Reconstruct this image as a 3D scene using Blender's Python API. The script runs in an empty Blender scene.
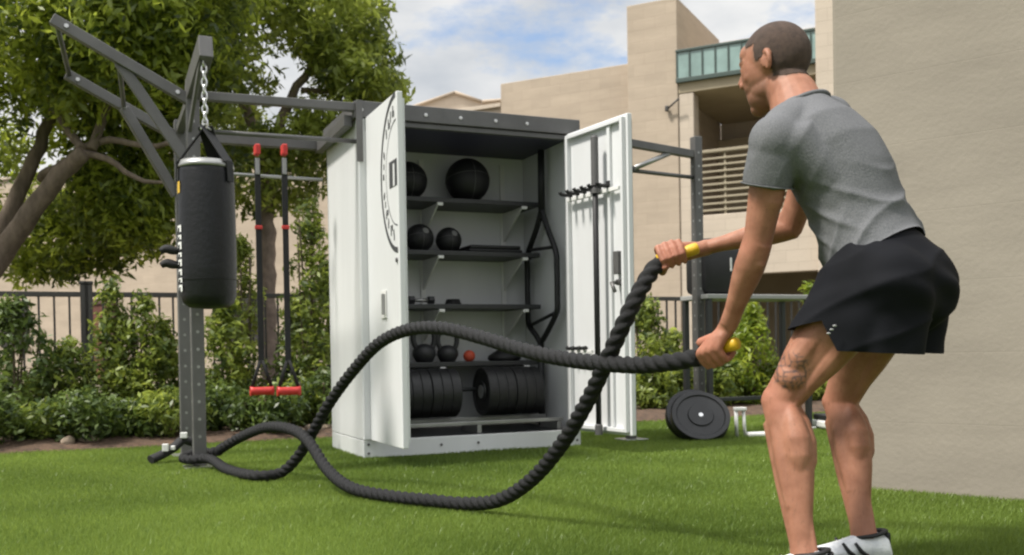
import bpy, bmesh, math, random
import numpy as np
from mathutils import Vector, Matrix, Quaternion
R = math.radians
random.seed(7)
rng = np.random.default_rng(7)
scene = bpy.context.scene
COL = scene.collection

# ---------------------------------------------------------------- camera maths
F_PX, PITCH, ROLL, SHIFT, CAM_H = 985.0, -0.0134, 0.0171, 88.4, 0.63
_cp, _sp = math.cos(PITCH), math.sin(PITCH)
CF = Vector((0, _cp, _sp)); _U0 = Vector((0, -_sp, _cp)); _R0 = Vector((1, 0, 0))
CR = _R0 * math.cos(ROLL) - _U0 * math.sin(ROLL)
CU = _R0 * math.sin(ROLL) + _U0 * math.cos(ROLL)
EYE = Vector((0, 0, CAM_H))

def P(u, v, Y):
    """world point seen at photo pixel (u, v) at depth Y (used as a measuring tape)"""
    d = CF + CR * ((u - 512) / F_PX) - CU * ((v - 277.5 - SHIFT) / F_PX)
    return EYE + d * (Y / d.y)

# ---------------------------------------------------------------- materials
MATS = {}
def mat(name, col, rough=.6, metal=0.0, var=.0, vscale=8.0, bump=.0, bscale=60.0, spec=.5,
        col2=None, sss=0.0, coat=0.0, stretch=None, dirt=0.0):
    if name in MATS: return MATS[name]
    m = bpy.data.materials.new(name); m.use_nodes = True
    nt = m.node_tree; n = nt.nodes; l = nt.links
    b = n['Principled BSDF']
    b.inputs['Roughness'].default_value = rough
    b.inputs['Metallic'].default_value = metal
    b.inputs['Specular IOR Level'].default_value = spec
    if coat: b.inputs['Coat Weight'].default_value = coat
    if sss:
        b.inputs['Subsurface Weight'].default_value = sss
        b.inputs['Subsurface Radius'].default_value = (.012, .005, .003)
        b.inputs['Subsurface Scale'].default_value = 1.0
    tc = n.new('ShaderNodeTexCoord')
    src = tc.outputs['Object']
    if stretch:
        mp = n.new('ShaderNodeMapping'); mp.inputs['Scale'].default_value = stretch
        l.new(src, mp.inputs['Vector']); src = mp.outputs['Vector']
    c1 = tuple(col) + (1,)
    c2 = tuple(col2) + (1,) if col2 else tuple(c * (1 - var) for c in col) + (1,)
    if var or col2:
        no = n.new('ShaderNodeTexNoise'); no.inputs['Scale'].default_value = vscale
        no.inputs['Detail'].default_value = 5; no.inputs['Roughness'].default_value = .6
        l.new(src, no.inputs['Vector'])
        cr = n.new('ShaderNodeValToRGB'); cr.color_ramp.elements[0].position = .35; cr.color_ramp.elements[1].position = .65
        cr.color_ramp.elements[0].color = c2; cr.color_ramp.elements[1].color = c1
        l.new(no.outputs['Fac'], cr.inputs['Fac'])
        l.new(cr.outputs['Color'], b.inputs['Base Color'])
    else:
        b.inputs['Base Color'].default_value = c1
    if bump:
        nb = n.new('ShaderNodeTexNoise'); nb.inputs['Scale'].default_value = bscale; nb.inputs['Detail'].default_value = 4
        l.new(src, nb.inputs['Vector'])
        bp = n.new('ShaderNodeBump'); bp.inputs['Strength'].default_value = bump; bp.inputs['Distance'].default_value = .01
        l.new(nb.outputs['Fac'], bp.inputs['Height']); l.new(bp.outputs['Normal'], b.inputs['Normal'])
    MATS[name] = m
    return m

def block_mat(name, col, mortar, bw=.4, bh=.2, var=.15, bump=.4, stain=.12, msize=.012):
    m = bpy.data.materials.new(name); m.use_nodes = True
    nt = m.node_tree; n = nt.nodes; l = nt.links; b = n['Principled BSDF']
    b.inputs['Roughness'].default_value = .9; b.inputs['Specular IOR Level'].default_value = .2
    tc = n.new('ShaderNodeTexCoord'); sx = n.new('ShaderNodeSeparateXYZ'); l.new(tc.outputs['Object'], sx.inputs[0])
    ad = n.new('ShaderNodeMath'); l.new(sx.outputs['X'], ad.inputs[0]); l.new(sx.outputs['Y'], ad.inputs[1])
    cb = n.new('ShaderNodeCombineXYZ'); l.new(ad.outputs[0], cb.inputs['X']); l.new(sx.outputs['Z'], cb.inputs['Y'])
    br = n.new('ShaderNodeTexBrick'); l.new(cb.outputs[0], br.inputs['Vector'])
    br.inputs['Scale'].default_value = 1; br.inputs['Brick Width'].default_value = bw; br.inputs['Row Height'].default_value = bh
    br.inputs['Mortar Size'].default_value = msize; br.inputs['Mortar Smooth'].default_value = .6
    br.inputs['Color1'].default_value = tuple(col) + (1,); br.inputs['Color2'].default_value = tuple(c * (1 - var) for c in col) + (1,)
    br.inputs['Mortar'].default_value = tuple(mortar) + (1,)
    no = n.new('ShaderNodeTexNoise'); no.inputs['Scale'].default_value = 1.6; no.inputs['Detail'].default_value = 8; no.inputs['Roughness'].default_value = .65
    mp = n.new('ShaderNodeMapping'); mp.inputs['Scale'].default_value = (.45, .45, 1.8)
    l.new(tc.outputs['Object'], mp.inputs['Vector']); l.new(mp.outputs['Vector'], no.inputs['Vector'])
    cr = n.new('ShaderNodeValToRGB'); cr.color_ramp.elements[0].position = .3; cr.color_ramp.elements[1].position = .7
    cr.color_ramp.elements[0].color = (1 - stain * 1.6,) * 3 + (1,); cr.color_ramp.elements[1].color = (1, 1, 1, 1)
    l.new(no.outputs['Fac'], cr.inputs['Fac'])
    mx = n.new('ShaderNodeMix'); mx.data_type = 'RGBA'; mx.blend_type = 'MULTIPLY'; mx.inputs['Factor'].default_value = 1
    l.new(br.outputs['Color'], mx.inputs[6]); l.new(cr.outputs['Color'], mx.inputs[7])
    l.new(mx.outputs[2], b.inputs['Base Color'])
    nf = n.new('ShaderNodeTexNoise'); nf.inputs['Scale'].default_value = 45; nf.inputs['Detail'].default_value = 5
    l.new(tc.outputs['Object'], nf.inputs['Vector'])
    mm = n.new('ShaderNodeMath'); mm.operation = 'MULTIPLY_ADD'; mm.inputs[1].default_value = -.6
    l.new(br.outputs['Fac'], mm.inputs[0]); l.new(nf.outputs['Fac'], mm.inputs[2])
    bp = n.new('ShaderNodeBump'); bp.inputs['Strength'].default_value = bump; bp.inputs['Distance'].default_value = .01
    l.new(mm.outputs[0], bp.inputs['Height']); l.new(bp.outputs['Normal'], b.inputs['Normal'])
    return m

def leaf_mat(name, dark, light, trans=.35):
    m = bpy.data.materials.new(name); m.use_nodes = True
    nt = m.node_tree; n = nt.nodes; l = nt.links; b = n['Principled BSDF']
    b.inputs['Roughness'].default_value = .42; b.inputs['Specular IOR Level'].default_value = .45
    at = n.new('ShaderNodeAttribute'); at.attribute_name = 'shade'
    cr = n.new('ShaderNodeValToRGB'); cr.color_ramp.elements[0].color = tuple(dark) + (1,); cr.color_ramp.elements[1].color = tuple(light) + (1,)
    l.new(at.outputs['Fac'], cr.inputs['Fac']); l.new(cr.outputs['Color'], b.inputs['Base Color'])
    tr = n.new('ShaderNodeBsdfTranslucent'); hs = n.new('ShaderNodeHueSaturation'); hs.inputs['Value'].default_value = 1.9; hs.inputs['Hue'].default_value = .485
    l.new(cr.outputs['Color'], hs.inputs['Color']); l.new(hs.outputs['Color'], tr.inputs['Color'])
    ms = n.new('ShaderNodeMixShader'); ms.inputs[0].default_value = trans
    l.new(b.outputs[0], ms.inputs[1]); l.new(tr.outputs[0], ms.inputs[2]); l.new(ms.outputs[0], n['Material Output'].inputs['Surface'])
    return m

# ---------------------------------------------------------------- mesh helpers
def tag(o, label=None, cat=None, group=None, kind=None):
    if label: o['label'] = label
    if cat: o['category'] = cat
    if group: o['group'] = group
    if kind: o['kind'] = kind
    return o

def thing(name, label, cat, loc=(0, 0, 0), rz=0, group=None):
    o = bpy.data.objects.new(name, None); COL.objects.link(o)
    o.location = loc; o.rotation_euler = (0, 0, rz); o.empty_display_size = .1
    return tag(o, label, cat, group)

def link(name, me, m, parent=None, smooth=False, angle=None):
    o = bpy.data.objects.new(name, me); COL.objects.link(o)
    if m and not me.materials: me.materials.append(m)
    if smooth:
        me.polygons.foreach_set('use_smooth', [True] * len(me.polygons))
    if parent: o.parent = parent
    return o

class MB:
    """collects simple solids and builds them as one mesh"""
    def __init__(s): s.bm = bmesh.new()
    def box(s, a, b, bev=0.0, rot=None, smooth=False):
        a = Vector(a); b = Vector(b)
        lo = Vector((min(a.x, b.x), min(a.y, b.y), min(a.z, b.z))); hi = Vector((max(a.x, b.x), max(a.y, b.y), max(a.z, b.z)))
        c = (lo + hi) / 2; d = hi - lo
        t = bmesh.new()
        bmesh.ops.create_cube(t, size=1)
        bmesh.ops.scale(t, vec=d, verts=t.verts)
        if bev: bmesh.ops.bevel(t, geom=t.edges[:], offset=min(bev, min(d) * .45), segments=2, affect='EDGES', profile=.5)
        M = Matrix.Translation(c)
        if rot is not None: M = M @ rot.to_4x4()
        bmesh.ops.transform(t, matrix=M, verts=t.verts)
        s.add(t); return s
    def add(s, t):
        me = bpy.data.meshes.new('t'); t.to_mesh(me); t.free(); s.bm.from_mesh(me); bpy.data.meshes.remove(me)
    def tube(s, pts, rad, seg=12, cap=True, ref=None, ecc=None):
        """swept tube; rad number or list or list of (a, b); ref: direction of the a axis"""
        pts = [Vector(p) for p in pts]; n = len(pts)
        if not isinstance(rad, (list, tuple)): rad = [rad] * n
        t = s.bm; rings = []
        T = []
        for i in range(n):
            d = (pts[min(i + 1, n - 1)] - pts[max(i - 1, 0)]); T.append(d.normalized())
        r0 = Vector(ref) if ref is not None else (Vector((0, 0, 1)) if abs(T[0].z) < .9 else Vector((1, 0, 0)))
        u = (r0 - T[0] * r0.dot(T[0])).normalized()
        for i in range(n):
            if ref is not None: u = (r0 - T[i] * r0.dot(T[i])).normalized()
            else: u = (u - T[i] * u.dot(T[i])).normalized()
            w = T[i].cross(u)
            ra, rb = rad[i] if isinstance(rad[i], (list, tuple)) else (rad[i], rad[i])
            rings.append([t.verts.new(pts[i] + u * ra * math.cos(2 * math.pi * k / seg) + w * rb * math.sin(2 * math.pi * k / seg)) for k in range(seg)])
        for i in range(n - 1):
            for k in range(seg):
                f = t.faces.new((rings[i][k], rings[i][(k + 1) % seg], rings[i + 1][(k + 1) % seg], rings[i + 1][k])); f.smooth = True
        if cap:
            t.faces.new(rings[0][::-1]); t.faces.new(rings[-1])
        return s
    def ball(s, c, r, seg=20, rings=12, rot=None):
        if not isinstance(r, (list, tuple)): r = (r, r, r)
        t = bmesh.new(); bmesh.ops.create_uvsphere(t, u_segments=seg, v_segments=rings, radius=1)
        M = Matrix.Translation(Vector(c)) @ ((rot.to_4x4()) if rot is not None else Matrix()) @ Matrix.Diagonal((*r, 1))
        bmesh.ops.transform(t, matrix=M, verts=t.verts)
        for f in t.faces: f.smooth = True
        s.add(t); return s
    def lathe(s, c, axis, prof, seg=32):
        """prof: list of (distance along axis, radius)"""
        axis = Vector(axis).normalized()
        q = axis.to_track_quat('Z', 'Y'); c = Vector(c); rings = []
        for z, r in prof:
            rings.append([s.bm.verts.new(c + q @ Vector((max(r, 1e-4) * math.cos(2 * math.pi * k / seg), max(r, 1e-4) * math.sin(2 * math.pi * k / seg), z))) for k in range(seg)])
        for i in range(len(rings) - 1):
            for k in range(seg):
                s.bm.faces.new((rings[i][k], rings[i][(k + 1) % seg], rings[i + 1][(k + 1) % seg], rings[i + 1][k]))
        s.bm.faces.new(rings[0][::-1]); s.bm.faces.new(rings[-1])
        return s
    def build(s, name, m, parent=None, smooth=False, off=None, sharp=None):
        if off is not None: bmesh.ops.translate(s.bm, vec=-Vector(off), verts=s.bm.verts)
        bmesh.ops.recalc_face_normals(s.bm, faces=s.bm.faces)
        if sharp is not None:
            for f in s.bm.faces: f.smooth = True
            for e in s.bm.edges:
                if len(e.link_faces) == 2 and e.calc_face_angle(0) > R(sharp): e.smooth = False
        me = bpy.data.meshes.new(name); s.bm.to_mesh(me); s.bm.free()
        return link(name, me, m, parent, smooth)

def spline(pts, step=.01):
    """Catmull-Rom through pts, resampled at even steps"""
    p = [Vector(a) for a in pts]; p = [2 * p[0] - p[1]] + p + [2 * p[-1] - p[-2]]
    out = []
    for i in range(1, len(p) - 2):
        a, b, c, d = p[i - 1], p[i], p[i + 1], p[i + 2]
        for k in range(24):
            t = k / 24
            out.append(.5 * ((2 * b) + (c - a) * t + (2 * a - 5 * b + 4 * c - d) * t * t + (3 * b - a - 3 * c + d) * t ** 3))
    out.append(p[-2])
    res = [out[0]]; acc = 0; last = out[0]
    for q in out[1:]:
        seg = (q - last).length
        while acc + seg >= step:
            f = (step - acc) / seg; last = last + (q - last) * f; res.append(last.copy()); seg = (q - last).length; acc = 0
        acc += seg; last = q
    return res

def pymesh(name, verts, faces_n, nper, m, parent=None, shade=None):
    me = bpy.data.meshes.new(name); nv = len(verts)
    me.vertices.add(nv); me.vertices.foreach_set('co', verts.astype(np.float32).ravel())
    nf = faces_n.shape[0]
    me.loops.add(nf * nper); me.loops.foreach_set('vertex_index', faces_n.astype(np.int32).ravel())
    me.polygons.add(nf); me.polygons.foreach_set('loop_start', np.arange(nf, dtype=np.int32) * nper)
    me.update(calc_edges=True)
    if shade is not None:
        a = me.attributes.new('shade', 'FLOAT', 'POINT'); a.data.foreach_set('value', shade.astype(np.float32))
    return link(name, me, m, parent)

def leaf_mesh(name, centers, m, size=.05, spread=.2, per=30, parent=None, tilt=.6, aspect=.72, base=(0, 0, 0), shade_c=None, up=.3):
    """a cloud of folded leaf blades round cluster centres"""
    C = np.repeat(np.asarray(centers, float), per, axis=0); n = len(C)
    sp = np.repeat(np.asarray(spread if np.ndim(spread) else [spread] * len(centers), float), per)
    d = rng.normal(size=(n, 3)); d /= np.linalg.norm(d, axis=1)[:, None]
    C = C + d * (rng.random(n) ** .45 * sp)[:, None]
    nrm = d * .6 + rng.normal(size=(n, 3)) * tilt; nrm[:, 2] += up; nrm /= np.linalg.norm(nrm, axis=1)[:, None]
    a = rng.normal(size=(n, 3)); a -= nrm * (a * nrm).sum(1)[:, None]; a /= np.linalg.norm(a, axis=1)[:, None]
    b = np.cross(nrm, a)
    L = (size * (.6 + .8 * rng.random(n)))[:, None]
    W = L * aspect
    v = np.stack([C - a * L, C + b * W * .5 - a * L * .1 + nrm * L * .12, C + a * L, C - b * W * .5 - a * L * .1 + nrm * L * .12], 1)
    v = v.reshape(-1, 3) - np.asarray(base, float)
    f = np.arange(n * 4).reshape(-1, 4)
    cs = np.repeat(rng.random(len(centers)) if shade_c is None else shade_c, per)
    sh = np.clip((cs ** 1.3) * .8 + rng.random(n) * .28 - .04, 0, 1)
    return pymesh(name, v, f, 4, m, parent, np.repeat(sh, 4))

# ---------------------------------------------------------------- material library
M_white = mat('white_paint', (.69, .70, .705), .36, var=.09, vscale=2.2, stretch=(1, 1, .3), bump=.03, bscale=30, spec=.5)
M_whiteB = mat('white_bracket', (.7, .7, .68), .5)
M_char = mat('charcoal_paint', (.115, .112, .112), .45, var=.25, vscale=4, bump=.03)
M_shelf = mat('shelf_steel', (.030, .031, .032), .45, var=.2, vscale=9)
M_rig = mat('rig_steel', (.135, .131, .128), .42, metal=.25, var=.22, vscale=6, bump=.04, bscale=25)
M_rigL = mat('galvanised_bar', (.36, .36, .35), .35, metal=.6, var=.2)
M_black = mat('black_rubber', (.010, .010, .011), .6, var=.3, vscale=14, bump=.15, bscale=90)
M_plate = mat('plate_rubber', (.014, .014, .015), .5, var=.35, vscale=20, bump=.15, bscale=120)
M_cast = mat('cast_iron', (.02, .02, .022), .5, bump=.25, bscale=140)
M_chrome = mat('steel_bright', (.65, .65, .64), .3, metal=.9)
M_leather = mat('bag_leather', (.006, .0065, .0085), .46, var=.3, vscale=6, bump=.2, bscale=40, spec=.4)
M_strap = mat('black_webbing', (.012, .012, .013), .8, bump=.2, bscale=200)
M_red = mat('red_grip', (.55, .035, .03), .5, var=.2, vscale=30)
M_orange = mat('orange_rubber', (.55, .08, .035), .6, var=.2, vscale=30)
M_yellow = mat('yellow_grip', (.68, .42, .02), .45, var=.25, vscale=30, bump=.15, bscale=150)
M_offwhite = mat('printed_white', (.7, .7, .68), .6)
M_logo = mat('logo_print', (.05, .052, .055), .6)
M_fence = mat('fence_steel', (.06, .055, .05), .5, var=.2, vscale=3)
M_bark = mat('bark', (.20, .155, .12), .95, col2=(.11, .085, .065), vscale=14, bump=.8, bscale=30, stretch=(1, 1, .35))
M_bark2 = mat('pale_bark', (.25, .19, .15), .95, col2=(.14, .105, .085), vscale=12, bump=.8, bscale=26, stretch=(1, 1, .8))
M_stem = mat('stem', (.09, .07, .04), .9)
M_rope = mat('rope_fibre', (.008, .008, .009), .62, var=.3, vscale=60, bump=.6, bscale=380, spec=.35)
M_soil = mat('mulch', (.11, .065, .04), .95, col2=(.045, .028, .018), vscale=22, bump=1.0, bscale=35)
M_stone = mat('pale_stone', (.36, .28, .21), .9, var=.3, vscale=6, bump=.6, bscale=18)
M_farwall = block_mat('far_block', (.50, .415, .325), (.455, .375, .292), .42, .21, .07, .25, .14, .008)
M_farwallL = block_mat('far_block_light', (.57, .49, .40), (.49, .42, .34), .42, .21, .06, .25, .08, .008)
M_nearwall = block_mat('near_block', (.322, .286, .238), (.315, .279, .232), .62, .30, .02, .16, .17, .0025)
M_olive = mat('recess_plaster', (.44, .37, .26), .9, var=.15, vscale=2)
M_railing = mat('railing_paint', (.33, .285, .20), .7)
M_redwood = mat('red_brown_door', (.13, .045, .03), .7, var=.3, vscale=4)
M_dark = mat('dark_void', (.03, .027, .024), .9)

def glass_mat():
    m = mat('green_glass', (.30, .43, .40), .12, var=.35, vscale=1.2, spec=.8)
    m.node_tree.nodes['Principled BSDF'].inputs['Coat Weight'].default_value = .4
    return m
M_glass = glass_mat()

# ================================================================ SETTING
G = MB(); s = 400
G.box((-s, -60, -.25), (s, 700, -.02)); gnd = G.build('ground', mat('ground_earth', (.13, .11, .075), .95, col2=(.08, .075, .045), vscale=.6)); tag(gnd, kind='structure')

EX = Vector((math.cos(.4124), math.sin(.4124), 0)); EY = Vector((-math.sin(.4124), math.cos(.4124), 0))
LAWN0 = Vector((-3.475, 6.66, 0))            # a point of the lawn's far edge

# lawn sheet
def lawn_material():
    m = bpy.data.materials.new('turf_base'); m.use_nodes = True
    nt = m.node_tree; n = nt.nodes; l = nt.links; b = n['Principled BSDF']
    b.inputs['Roughness'].default_value = .9; b.inputs['Specular IOR Level'].default_value = .15
    tc = n.new('ShaderNodeTexCoord')
    n1 = n.new('ShaderNodeTexNoise'); n1.inputs['Scale'].default_value = 130; n1.inputs['Detail'].default_value = 6
    n2 = n.new('ShaderNodeTexNoise'); n2.inputs['Scale'].default_value = 2.2; n2.inputs['Detail'].default_value = 5
    l.new(tc.outputs['Object'], n1.inputs['Vector']); l.new(tc.outputs['Object'], n2.inputs['Vector'])
    c1 = n.new('ShaderNodeValToRGB'); c1.color_ramp.elements[0].position = .3; c1.color_ramp.elements[1].position = .75
    c1.color_ramp.elements[0].color = (.06, .105, .016, 1); c1.color_ramp.elements[1].color = (.14, .215, .038, 1)
    c2 = n.new('ShaderNodeValToRGB'); c2.color_ramp.elements[0].position = .3; c2.color_ramp.elements[1].position = .7
    c2.color_ramp.elements[0].color = (.78, .8, .75, 1); c2.color_ramp.elements[1].color = (1.1, 1.08, 1.0, 1)
    l.new(n1.outputs['Fac'], c1.inputs['Fac']); l.new(n2.outputs['Fac'], c2.inputs['Fac'])
    mx = n.new('ShaderNodeMix'); mx.data_type = 'RGBA'; mx.blend_type = 'MULTIPLY'; mx.inputs['Factor'].default_value = 1
    l.new(c1.outputs['Color'], mx.inputs[6]); l.new(c2.outputs['Color'], mx.inputs[7]); l.new(mx.outputs[2], b.inputs['Base Color'])
    bp = n.new('ShaderNodeBump'); bp.inputs['Strength'].default_value = .9; bp.inputs['Distance'].default_value = .02
    l.new(n1.outputs['Fac'], bp.inputs['Height']); l.new(bp.outputs['Normal'], b.inputs['Normal'])
    return m
bm = bmesh.new()
q = [LAWN0 - EX * 9, LAWN0 + EX * 12, Vector((14, 4, 0)), Vector((14, -8, 0)), Vector((-14, -8, 0)), Vector((-14, 2, 0))]
nseg = 60
edge = []
for i in range(nseg + 1):
    p = LAWN0 - EX * 9 + EX * 21 * i / nseg + EY * (.05 * math.sin(i * 1.7) + .03 * math.sin(i * .6))
    edge.append(bm.verts.new((p.x, p.y, -.004)))
rest = [bm.verts.new((p.x, p.y, -.004)) for p in q[2:]]
bm.faces.new(edge + rest)
me = bpy.data.meshes.new('lawn'); bm.to_mesh(me); bm.free()
lawn = link('lawn', me, lawn_material()); tag(lawn, kind='structure')

# turf blades: uncountable, one object
def blades():
    N = 800000
    # denser close to the camera: sample in view wedge by pixel so density follows the picture scale
    Y = 2.3 * (9.6 / 2.3) ** (rng.random(N) ** .85)
    X = Y * (-.62 + 1.24 * rng.random(N))
    ey = np.array([EY.x, EY.y]); l0 = np.array([LAWN0.x, LAWN0.y])
    t = (np.stack([X, Y], 1) - l0) @ ey
    k = t < .04 + .05 * np.sin(X * 3) * 0
    X = X[k]; Y = Y[k]; n = len(X)
    h = (.009 + .012 * rng.random(n)) * (1 + .25 * np.sin(X * 5.1 + Y * 2.3) * np.sin(Y * 4.3))
    w = .0011 * Y * (.8 + .5 * rng.random(n)) * .48
    ang = rng.random(n) * 6.283
    lean = rng.normal(size=(n, 2)) * h[:, None] * .45 + np.array([.15, -.25]) * h[:, None]
    dx = np.cos(ang) * w; dy = np.sin(ang) * w
    z0 = np.full(n, -.006)
    a = np.stack([X - dx, Y - dy, z0], 1); b = np.stack([X + dx, Y + dy, z0], 1)
    c = np.stack([X + lean[:, 0], Y + lean[:, 1], h], 1)
    v = np.stack([a, b, c], 1).reshape(-1, 3)
    patch = .5 + .28 * np.sin(X * 1.3 + 1.1 * np.sin(Y * .9)) * np.cos(Y * 1.1 + X * .4) + .22 * np.sin(X * 4.1 + 2 * np.sin(Y * 2.3)) * np.sin(Y * 3.7 + X)
    sh = np.clip(patch * .7 + (rng.random(n) - .1) * .5, 0, 1)
    o = pymesh('grass', v, np.arange(n * 3).reshape(-1, 3), 3, leaf_mat('turf_blade', (.066, .115, .020), (.215, .298, .062), .33), None, np.repeat(sh, 3))
    tag(o, 'short bright green artificial turf blades covering the lawn', 'grass', kind='stuff')
blades()

# planting bed
bm = bmesh.new()
nx, ny = 150, 18
grid = [[None] * (ny + 1) for _ in range(nx + 1)]
for i in range(nx + 1):
    for j in range(ny + 1):
        p = LAWN0 + EX * (-9 + 21 * i / nx) + EY * (-.06 + 2.7 * j / ny)
        z = .0 + .05 * min(1, j / 3) + .02 * random.random() * (j > 0)
        grid[i][j] = bm.verts.new((p.x, p.y, z - (.015 if j == 0 else 0)))
for i in range(nx):
    for j in range(ny): bm.faces.new((grid[i][j], grid[i + 1][j], grid[i + 1][j + 1], grid[i][j + 1]))
me = bpy.data.meshes.new('planting_bed'); bm.to_mesh(me); bm.free()
tag(link('planting_bed', me, M_soil, smooth=True), kind='structure')

def bed(u, t):
    """ground point in photo column u on the line t metres behind the lawn edge"""
    k = (u - 512) / F_PX
    a = LAWN0 + EY * t
    s_ = (k * a.y - a.x) / (EX.x - k * EX.y)
    return a + EX * s_

# ================================================================ FAR BUILDING
B0 = Vector((3.08, 17.86, 0)); BY = math.atan2(-.46, .888)
bld = thing('building', 'tan concrete block building with stepped roofline, tower and glazed balcony behind the fence', 'building', B0, BY)
def wallpart(name, a, b, m, bev=.012):
    mb = MB(); mb.box(a, b, bev); return mb.build(name, m, bld)
wallpart('wing_wall', (-3.84, .42, 0), (-.96, 8, 6.07), M_farwall)
wallpart('low_wing_wall', (-34, .5, 0), (-3.845, 8, 5.62), M_farwall)
mb = MB(); mb.box((-34, .44, 5.62), (-3.86, .8, 5.70), .01); mb.build('coping', M_farwallL, bld)
wallpart('tower', (-.957, 0, 0), (0, 2.84, 7.0), M_farwall)
wallpart('upper_wall', (.004, 2.85, 4.9), (7, 4.2, 6.95), M_farwallL)
wallpart('recess_wall', (.004, 2.6, 0), (7, 2.845, 4.895), M_olive)
# dark opening in the recess with frame
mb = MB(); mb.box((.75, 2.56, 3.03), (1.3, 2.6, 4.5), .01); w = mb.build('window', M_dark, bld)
mb = MB()
for xx in (.75, 1.3): mb.box((xx - .03, 2.52, 3.03), (xx + .03, 2.558, 4.5), .004)
mb.box((.72, 2.515, 4.47), (1.33, 2.556, 4.54), .004); mb.build('frame', M_olive, w)
wallpart('balcony_slab', (.003, .02, 5.26), (7, 2.84, 5.5), M_olive)
wallpart('column', (.004, .03, 0), (.28, .35, 5.255), M_farwallL)
wallpart('lower_parapet', (.282, .01, 1.94), (2.5, .22, 3.03), M_farwallL)
wallpart('lower_slab', (.282, .222, 2.72), (7, 2.59, 2.95), M_olive)
mb = MB(); mb.box((.0, -.03, 5.52), (7, .0, 5.98)); gp = mb.build('glass_parapet', M_glass, bld)
mb = MB()
x = 0
while x < 4.0:
    mb.box((x - .014, -.05, 5.5), (x + .014, -.032, 6.0), .003); x += .235
mb.box((-.02, -.06, 5.985), (7, .02, 6.03), .004); mb.box((-.02, -.06, 5.44), (7, .015, 5.515), .004)
mb.build('mullion', mat('green_frame', (.05, .075, .065), .5), gp)
mb = MB()
x = .29
z = 3.10
while z < 4.16:
    mb.box((.285, .06, z), (2.5, .08, z + .035), .004)
    z += .115
for xx in (.30, .8, 1.3, 1.8, 2.3): mb.box((xx, .085, 3.03), (xx + .035, .115, 4.18), .004)
mb.box((.285, .05, 4.15), (2.5, .12, 4.2), .005)
mb.build('railing', M_railing, bld)
wallpart('pier', (2.44, -.12, 0), (4.9, 1.6, 9.0), M_farwallL)
wallpart('downspout', (-.22, -.10, 4.95), (-.16, -.03, 5.05), M_fence)
mb = MB(); mb.tube([(-.19, -.07, 4.98), (.06, -.12, 5.14)], .018, 8); mb.build('lamp_bracket', M_fence, bld)
# doors and garden wall openings seen through the fence
def bl(u, Y):                                 # local building coordinates for a column u on wall plane .5
    k = (u - 512) / F_PX
    d = Vector((.888, -.46)); a = Vector((B0.x, B0.y)) + Vector((.46, .888)) * .5
    return (k * a.y - a.x) / (d.x - k * d.y)
xa, xb = bl(88, 0), bl(118, 0)
mb = MB(); mb.box((xa + .12, .44, 0), (xb - .12, .5, 2.05), .01); dr = mb.build('door', M_redwood, bld)
mb = MB(); mb.box((xa, .40, 0), (xa + .115, .5, 2.2), .01).box((xb - .115, .40, 0), (xb, .5, 2.2), .01).box((xa, .405, 2.06), (xb, .5, 2.2), .01)
mb.build('frame', mat('door_frame', (.09, .05, .04), .6), dr)
for (u0, u1, z0, z1) in ((232, 262, .9, 2.1), (2, 30, 1.0, 2.2), (655, 676, 1.0, 1.9)):
    if u1 > 600: continue
    xa, xb = bl(u0, 0), bl(u1, 0)
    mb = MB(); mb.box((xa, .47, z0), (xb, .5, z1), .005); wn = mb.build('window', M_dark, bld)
    mb = MB(); mb.box((xa - .06, .44, z1), (xb + .06, .5, z1 + .07), .005).box((xa - .06, .44, z0 - .07), (xb + .06, .5, z0), .005); mb.build('frame', M_railing, wn)

# gabled building further back
gb = thing('building', 'distant pale beige building with a low gabled roof, just above the cabinet roof', 'building', (-1.6, 30, 0), BY)
pk = [P(402, 112, 30), P(455, 93.7, 30), P(482, 103, 30), P(520, 100, 30)]
bm = bmesh.new()
dvec = Vector((.46, .888, 0)) * 6
pts = [Vector((p.x, p.y, p.z)) for p in pk]
low = [Vector((pts[0].x, pts[0].y, 0)), Vector((pts[-1].x, pts[-1].y, 0))]
ring = [low[0]] + pts + [low[1]]
inv = (Matrix.Translation((-1.6, 30, 0)) @ Matrix.Rotation(BY, 4, 'Z')).inverted()
f1 = [bm.verts.new(inv @ p) for p in ring]; f2 = [bm.verts.new(inv @ (p + dvec)) for p in ring]
bm.faces.new(f1); bm.faces.new(f2[::-1])
for i in range(len(ring)): j = (i + 1) % len(ring); bm.faces.new((f1[i], f1[j], f2[j], f2[i]))
bmesh.ops.recalc_face_normals(bm, faces=bm.faces)
me = bpy.data.meshes.new('wall'); bm.to_mesh(me); bm.free(); link('wall', me, M_farwallL, gb)
mb = MB()
for a, b in zip(pts[:-1], pts[1:]):
    mb.tube([inv @ (a + Vector((0, -.05, .03))), inv @ (b + Vector((0, -.05, .03)))], .05, 6)
mb.build('roof_edge', M_farwall, gb)

# ================================================================ NEAR WALL
wl = thing('wall', 'tall grey-beige painted block wall end filling the right side behind the man', 'wall', (1.4546, 4.43, 0), R(-40))
mb = MB(); mb.box((0, 0, -.05), (7, .22, 3.3), .018); mb.build('block_face', M_nearwall, wl)
mb = MB(); mb.box((-.03, -.03, 3.302), (7.05, .25, 3.38), .01); mb.build('coping', M_nearwall, wl)

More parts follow.
